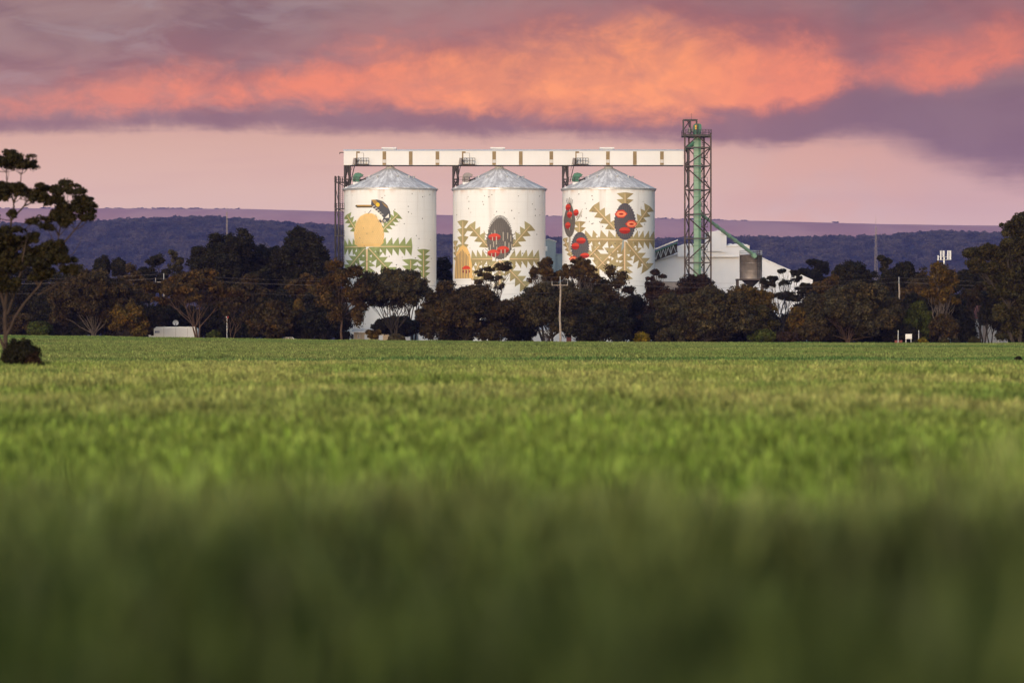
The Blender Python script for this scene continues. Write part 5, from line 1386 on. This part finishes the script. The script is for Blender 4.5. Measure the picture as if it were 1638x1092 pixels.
T('yellow wattle glowing in the gap behind the broad dark bushy gum', 478, 470, 10, 562, 'bush', 'gold', 67, .6, rt=.4, name='wattle', cat='bush')
T('golden sapling in front of the cream cottage', 596, 522, 12, 548, 'sparse', 'gold', 68, .35, 'bark_red', rt=.3, per=40, stems=3, trunk_r=.06)
T('grey bushy clump sprouting at the foot of the fanning stems', 634, 535, 15, 547, 'bush', 'grey', 69, rt=.3, name='bush', cat='bush')

# --- second row
gm = 'trees standing behind the front row'
def T2(*a, **k): k.setdefault('group', gm); return tree(*a, **k)
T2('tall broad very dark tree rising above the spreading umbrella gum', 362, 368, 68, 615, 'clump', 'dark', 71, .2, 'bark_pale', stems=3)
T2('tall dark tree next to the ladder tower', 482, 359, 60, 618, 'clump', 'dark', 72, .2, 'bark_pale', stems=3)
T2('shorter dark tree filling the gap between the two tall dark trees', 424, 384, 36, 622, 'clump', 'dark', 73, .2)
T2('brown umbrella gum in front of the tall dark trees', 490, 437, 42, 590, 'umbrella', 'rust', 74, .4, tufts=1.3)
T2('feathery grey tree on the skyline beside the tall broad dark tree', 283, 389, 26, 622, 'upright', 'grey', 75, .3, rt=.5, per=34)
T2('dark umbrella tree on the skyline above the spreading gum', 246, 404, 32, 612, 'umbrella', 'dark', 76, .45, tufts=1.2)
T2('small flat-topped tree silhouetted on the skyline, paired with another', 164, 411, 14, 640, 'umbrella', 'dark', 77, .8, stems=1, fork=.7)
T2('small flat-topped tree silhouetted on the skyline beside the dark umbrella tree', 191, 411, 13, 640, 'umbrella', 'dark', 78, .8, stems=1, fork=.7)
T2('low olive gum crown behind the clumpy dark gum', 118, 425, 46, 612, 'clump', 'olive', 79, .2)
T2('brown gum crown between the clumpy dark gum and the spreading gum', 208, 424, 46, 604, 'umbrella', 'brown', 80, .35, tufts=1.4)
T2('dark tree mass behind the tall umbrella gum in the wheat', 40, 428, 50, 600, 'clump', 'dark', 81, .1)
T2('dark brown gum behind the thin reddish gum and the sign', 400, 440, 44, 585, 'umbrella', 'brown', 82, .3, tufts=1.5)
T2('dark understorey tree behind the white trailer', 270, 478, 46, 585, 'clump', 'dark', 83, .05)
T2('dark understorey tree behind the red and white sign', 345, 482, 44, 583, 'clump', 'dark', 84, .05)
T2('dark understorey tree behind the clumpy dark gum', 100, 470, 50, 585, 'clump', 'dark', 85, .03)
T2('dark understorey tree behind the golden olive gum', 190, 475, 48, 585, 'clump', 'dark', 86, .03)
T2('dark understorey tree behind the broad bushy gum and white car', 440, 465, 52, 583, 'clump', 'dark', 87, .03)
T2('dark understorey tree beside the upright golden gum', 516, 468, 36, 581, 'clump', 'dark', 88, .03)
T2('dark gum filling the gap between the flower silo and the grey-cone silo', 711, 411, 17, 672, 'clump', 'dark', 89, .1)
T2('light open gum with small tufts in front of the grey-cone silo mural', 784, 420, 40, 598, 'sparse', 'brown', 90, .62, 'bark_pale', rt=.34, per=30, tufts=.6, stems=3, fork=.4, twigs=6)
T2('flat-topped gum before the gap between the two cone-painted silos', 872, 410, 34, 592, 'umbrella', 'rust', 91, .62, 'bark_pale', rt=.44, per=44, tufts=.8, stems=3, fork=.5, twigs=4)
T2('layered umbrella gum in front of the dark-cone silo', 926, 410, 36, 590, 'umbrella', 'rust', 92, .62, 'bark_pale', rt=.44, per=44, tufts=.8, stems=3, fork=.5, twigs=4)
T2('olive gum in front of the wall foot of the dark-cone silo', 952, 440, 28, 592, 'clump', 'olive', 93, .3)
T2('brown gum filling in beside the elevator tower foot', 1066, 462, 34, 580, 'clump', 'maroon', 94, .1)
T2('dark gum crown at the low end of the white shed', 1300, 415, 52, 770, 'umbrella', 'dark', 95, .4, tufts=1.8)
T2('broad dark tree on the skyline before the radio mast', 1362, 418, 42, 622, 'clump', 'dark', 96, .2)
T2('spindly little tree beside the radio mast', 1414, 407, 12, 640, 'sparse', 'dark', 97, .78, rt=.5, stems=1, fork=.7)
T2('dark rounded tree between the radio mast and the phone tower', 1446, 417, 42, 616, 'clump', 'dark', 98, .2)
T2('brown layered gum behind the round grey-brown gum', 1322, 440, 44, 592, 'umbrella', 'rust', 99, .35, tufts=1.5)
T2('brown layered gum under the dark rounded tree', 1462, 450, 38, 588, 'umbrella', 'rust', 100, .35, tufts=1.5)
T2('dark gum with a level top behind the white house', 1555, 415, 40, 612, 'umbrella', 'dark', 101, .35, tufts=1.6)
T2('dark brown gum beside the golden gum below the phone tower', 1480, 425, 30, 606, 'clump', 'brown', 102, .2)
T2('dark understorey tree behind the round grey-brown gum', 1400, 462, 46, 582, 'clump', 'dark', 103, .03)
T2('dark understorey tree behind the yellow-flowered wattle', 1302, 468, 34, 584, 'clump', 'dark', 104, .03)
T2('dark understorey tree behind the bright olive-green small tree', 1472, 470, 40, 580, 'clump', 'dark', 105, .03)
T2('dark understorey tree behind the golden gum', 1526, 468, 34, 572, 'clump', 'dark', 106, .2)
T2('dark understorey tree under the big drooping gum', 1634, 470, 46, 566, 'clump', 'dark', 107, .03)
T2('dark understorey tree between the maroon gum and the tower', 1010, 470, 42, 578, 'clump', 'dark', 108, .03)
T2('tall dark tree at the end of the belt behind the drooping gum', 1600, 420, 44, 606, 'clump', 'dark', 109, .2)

# indistinct dark understorey between and behind the named trees
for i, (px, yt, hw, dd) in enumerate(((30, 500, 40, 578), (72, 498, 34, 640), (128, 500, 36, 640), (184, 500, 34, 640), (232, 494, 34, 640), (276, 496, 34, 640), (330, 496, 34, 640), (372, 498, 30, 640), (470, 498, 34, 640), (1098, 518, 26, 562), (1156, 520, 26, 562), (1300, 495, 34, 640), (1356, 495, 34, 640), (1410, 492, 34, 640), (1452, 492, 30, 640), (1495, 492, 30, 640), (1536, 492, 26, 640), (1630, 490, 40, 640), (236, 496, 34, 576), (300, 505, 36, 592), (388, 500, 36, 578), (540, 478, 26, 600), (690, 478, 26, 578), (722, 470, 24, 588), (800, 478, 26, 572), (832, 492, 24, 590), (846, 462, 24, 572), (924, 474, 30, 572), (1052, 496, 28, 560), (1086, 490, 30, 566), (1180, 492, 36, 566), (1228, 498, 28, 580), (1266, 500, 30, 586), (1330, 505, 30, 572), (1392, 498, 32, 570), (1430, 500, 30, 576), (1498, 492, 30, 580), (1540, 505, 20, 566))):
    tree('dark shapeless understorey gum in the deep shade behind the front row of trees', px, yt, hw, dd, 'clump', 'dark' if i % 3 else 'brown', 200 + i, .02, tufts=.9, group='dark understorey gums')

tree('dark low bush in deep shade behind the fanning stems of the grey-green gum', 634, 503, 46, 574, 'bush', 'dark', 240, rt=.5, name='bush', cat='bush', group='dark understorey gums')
# ------------------------------------------------------------------ sky, sun, haze, camera
def build_world():
    w = bpy.data.worlds.new('World'); sc.world = w; w.use_nodes = True
    t = NT(w.node_tree); t.n.clear()
    out = t.new('ShaderNodeOutputWorld'); bg = t.new('ShaderNodeBackground')
    nv = t.new('ShaderNodeVectorMath', operation='NORMALIZE'); t.put(nv.inputs[0], t.new('ShaderNodeTexCoord').outputs['Generated'])
    sep = t.new('ShaderNodeSeparateXYZ'); t.l.new(nv.outputs[0], sep.inputs[0]); X_, Y_, Z_ = sep.outputs
    # azimuth and elevation as arc units (1 unit = 1/F radian)
    u = t.math('ADD', t.math('MULTIPLY', t.math('ARCTAN2', X_, Y_), F), 819.0)
    v = t.math('SUBTRACT', HOR, t.math('MULTIPLY', t.math('ARCSINE', Z_), F))
    def nz(ku, kv, detail, rough, dist=0.0, off=0.0):
        return t.noise(t.vec(t.math('MULTIPLY', u, ku), t.math('MULTIPLY', v, kv), off), 1.0, detail, rough, dist)
    big = nz(.0032, .0075, 4, .5, .4, 1.3); med = nz(.011, .017, 6, .6, .5, 4.1); fine = nz(.03, .04, 5, .62, .3, 7.7)
    warp = t.math('ADD', t.math('MULTIPLY', t.math('SUBTRACT', big, .5), 70), t.math('ADD', t.math('MULTIPLY', t.math('SUBTRACT', med, .5), 76), t.math('MULTIPLY', t.math('SUBTRACT', fine, .5), 28)))
    def curve(knots, lo=-400, hi=2100, vmax=400.0):
        f = t.new('ShaderNodeMapRange'); t.put(f.inputs[0], u); f.inputs[1].default_value = lo; f.inputs[2].default_value = hi
        r_ = t.ramp(f.outputs[0], [((p - lo) / (hi - lo), y / vmax) for p, y in knots], 'B_SPLINE' if False else 'LINEAR')
        return t.math('MULTIPLY', r_, vmax)
    top = curve([(-300, 160), (0, 152), (140, 138), (280, 108), (330, 118), (440, 98), (600, 80), (750, 66), (850, 52), (980, 42), (1100, 48), (1200, 62), (1290, 66), (1330, 84), (1375, 122), (1396, 108), (1412, 88), (1470, 92), (1540, 70), (1600, 46), (1700, 36), (2000, 30)])
    bot = curve([(-300, 190), (0, 184), (150, 180), (300, 176), (400, 172), (500, 176), (620, 182), (750, 190), (850, 196), (1000, 198), (1150, 190), (1250, 184), (1310, 168), (1370, 136), (1420, 142), (1470, 146), (1530, 134), (1600, 108), (1700, 96), (2000, 90)])
    base = curve([(-300, 214), (0, 212), (150, 208), (250, 203), (400, 203), (500, 206), (600, 210), (800, 214), (1000, 219), (1150, 228), (1250, 230), (1330, 217), (1400, 214), (1450, 230), (1500, 252), (1560, 270), (1640, 286), (1800, 300), (2000, 310)])
    dv_top = t.math('ADD', t.math('SUBTRACT', v, top), warp)
    dv_bot = t.math('ADD', t.math('SUBTRACT', bot, v), t.math('MULTIPLY', warp, .75))
    glow = t.math('MULTIPLY', t.step(dv_top, -26, 50), t.step(dv_bot, -16, 30))
    puf = nz(.0062, .011, 4, .52, .5, 15.5)
    puffs = t.math('ADD', t.math('MULTIPLY', t.step(puf, .36, .62), .46), t.math('ADD', t.math('MULTIPLY', t.step(big, .36, .62), .18), t.math('MULTIPLY', t.step(med, .36, .64), .36)))
    glow = t.math('MULTIPLY', glow, t.math('ADD', .36, t.math('MULTIPLY', puffs, .80)), clamp=True)
    halo = t.math('MULTIPLY', t.step(dv_top, -110, 25), t.step(dv_bot, -40, 30))
    # cloud body: mauve grey with cooler, lighter rifts
    cl = t.mix(t.step(nz(.0042, .014, 5, .55, .6, 9.0), .34, .66), lin(134, 100, 108), lin(160, 126, 132))
    left = t.step(u, 1000, 100)
    cl = t.mix(t.math('MULTIPLY', t.step(nz(.006, .02, 5, .6, .8, 12.0), .48, .68), t.math('MULTIPLY', left, .7)), cl, lin(164, 140, 154))
    cl = t.mix(t.math('MULTIPLY', t.step(u, 900, 1400), .35), cl, lin(118, 84, 104))
    cl = t.mix(t.math('MULTIPLY', halo, t.math('ADD', .30, t.math('MULTIPLY', t.step(u, 350, 800), .32))), cl, lin(184, 104, 100))
    hot = t.math('MULTIPLY', t.step(u, 500, 860), t.step(u, 1280, 1040))
    oc = t.mix(hot, lin(240, 136, 106), lin(255, 156, 108))
    oc = t.mix(t.step(u, 520, 0), oc, lin(214, 132, 118)); oc = t.mix(t.math('MULTIPLY', t.step(u, 1330, 1430), .8), oc, lin(222, 124, 104))
    oc = t.mix(t.math('MULTIPLY', t.step(fine, .62, .36), .14), oc, lin(196, 108, 100))
    cl = t.mix(glow, cl, oc)
    # dark underside of the bank
    under = t.math('MULTIPLY', t.step(dv_bot, 14, -20), t.math('MULTIPLY', t.step(v, 120, 172), .7))
    uc = t.mix(t.step(u, 1150, 1480), lin(144, 102, 114), lin(130, 96, 114))
    cl = t.mix(t.math('MULTIPLY', under, t.math('SUBTRACT', 1.0, glow)), cl, uc)
    # clear air below the cloud: pink band, greyer mauve to the right
    ce = t.new('ShaderNodeMapRange'); t.put(ce.inputs[0], v); ce.inputs[1].default_value = 190; ce.inputs[2].default_value = 380
    pinkL = t.ramp(ce.outputs[0], [(0, lin(211, 160, 152)), (.3, lin(217, 170, 165)), (.75, lin(222, 180, 178)), (1, lin(226, 186, 184))])
    pinkR = t.ramp(ce.outputs[0], [(0, lin(188, 140, 148)), (.3, lin(204, 154, 158)), (.75, lin(210, 166, 174)), (1, lin(214, 172, 182))])
    pk = t.mix(t.step(u, 950, 1600), pinkL, pinkR)
    warmspot = t.math('MULTIPLY', t.math('MULTIPLY', t.step(u, 1050, 1280), t.step(u, 1560, 1330)), t.step(nz(.006, .010, 3, .5, 0, 3), .42, .62))
    pk = t.mix(t.math('MULTIPLY', warmspot, .35), pk, lin(224, 160, 146))
    pk = t.mix(1.0, pk, (.975, 1.03, 1.0), 'MULTIPLY')
    pk = t.mix(t.math('MULTIPLY', t.step(nz(.003, .03, 4, .5, .3, 5), .45, .7), .14), pk, lin(196, 148, 156))
    streaky = nz(.006, .05, 5, .6, .6, 21.0)
    edge = t.math('ADD', t.math('SUBTRACT', v, base), t.math('ADD', t.math('ADD', t.math('MULTIPLY', t.math('SUBTRACT', streaky, .5), t.math('ADD', 20, t.math('MULTIPLY', t.step(u, 1250, 1500), 24))), t.math('MULTIPLY', t.math('SUBTRACT', med, .5), 30)), t.math('MULTIPLY', t.math('SUBTRACT', fine, .5), 14)))
    cl = t.mix(1.0, cl, t.mix(glow, (.97, 1.0, .97), (.97, .98, .90)), 'MULTIPLY')
    front = t.mix(t.step(t.math('DIVIDE', edge, t.math('ADD', 1.0, t.math('MULTIPLY', t.step(u, 1250, 1480), 1.6))), -12, 16), cl, pk)
    # the rest of the dome: physical dusk sky, brighter towards the set sun behind the viewer
    sky = t.new('ShaderNodeTexSky', sky_type='NISHITA'); sky.sun_disc = False; sky.sun_elevation = R(SUN_EL); sky.sun_rotation = R(SUN_ROT)
    sky.air_density = 1.0; sky.dust_density = 2.0; sky.ozone_density = 1.5
    dome = t.new('ShaderNodeVectorMath', operation='SCALE'); t.put(dome.inputs[0], sky.outputs[0]); dome.inputs[3].default_value = SKY_K
    f = t.math('MULTIPLY', t.step(Y_, .15, .80), t.step(Z_, .50, .12))
    gain = t.new('ShaderNodeMapRange'); t.put(gain.inputs[0], v); gain.inputs[1].default_value = 60; gain.inputs[2].default_value = 360; gain.inputs[3].default_value = 1.12; gain.inputs[4].default_value = 1.42
    front = t.mix(1.0, front, (1.05, 1.03, .80), 'MULTIPLY'); fr = t.new('ShaderNodeVectorMath', operation='SCALE'); t.put(fr.inputs[0], front); t.put(fr.inputs[3], gain.outputs[0])
    full = t.mix(f, dome.outputs[0], fr.outputs[0])
    t.put(bg.inputs[0], full); bg.inputs[1].default_value = 1.0
    t.l.new(bg.outputs[0], out.inputs[0])
SUN_EL, SUN_AZ, SKY_K = 6.5, 196.0, 0.30       # azimuth clockwise from +Y (the viewing direction)
SUN_ROT = SUN_AZ
build_world()
sd = bpy.data.lights.new('sun', 'SUN'); sd.energy = 1.65; sd.angle = R(30); sd.color = (0.85, 0.915, 1.0)
so = bpy.data.objects.new('sun', sd); COL.objects.link(so)
dirv = Vector((math.sin(R(SUN_AZ))*math.cos(R(SUN_EL)), math.cos(R(SUN_AZ))*math.cos(R(SUN_EL)), math.sin(R(SUN_EL))))
so.rotation_euler = dirv.to_track_quat('Z', 'Y').to_euler(); so.location = dirv * 200

if HAZE > 0:
    mb = MB(); mb.box((-5600, -140, -60), (5600, 12400, 400))
    m, t, out = new_mat('haze_air')
    pv = t.new('ShaderNodeVolumePrincipled'); pv.inputs['Color'].default_value = (0.34, 0.34, 1.0, 1); pv.inputs['Density'].default_value = HAZE; pv.inputs['Anisotropy'].default_value = 0.0
    t.l.new(pv.outputs[0], out.inputs['Volume'])
    o = mb.build('haze', m); tag(o, 'thin bluish evening haze over the whole plain', 'haze', kind='stuff')

cd = bpy.data.cameras.new('camera'); cam = bpy.data.objects.new('camera', cd); COL.objects.link(cam); sc.camera = cam
cam.location = (0, 0, ZC); cam.rotation_euler = (math.pi/2, 0, 0)
cd.lens = 135; cd.sensor_width = 36; cd.shift_y = -(546 - HOR) / 1638.0
cd.clip_start = 0.2; cd.clip_end = 60000
cd.dof.use_dof = True; cd.dof.focus_distance = 600; cd.dof.aperture_fstop = 1.9
sc.render.engine = 'CYCLES'
sc.cycles.use_denoising = True
try: sc.cycles.denoiser = 'OPENIMAGEDENOISE'
except Exception: pass
sc.cycles.max_bounces = 5; sc.cycles.diffuse_bounces = 3; sc.cycles.glossy_bounces = 2; sc.cycles.transmission_bounces = 3; sc.cycles.volume_bounces = 0
sc.cycles.sample_clamp_indirect = 4
sc.view_settings.view_transform = 'Standard'; sc.view_settings.look = 'None'; sc.view_settings.exposure = 0; sc.view_settings.gamma = 1
for o in bpy.data.objects:
    if '_org' in o: del o['_org']
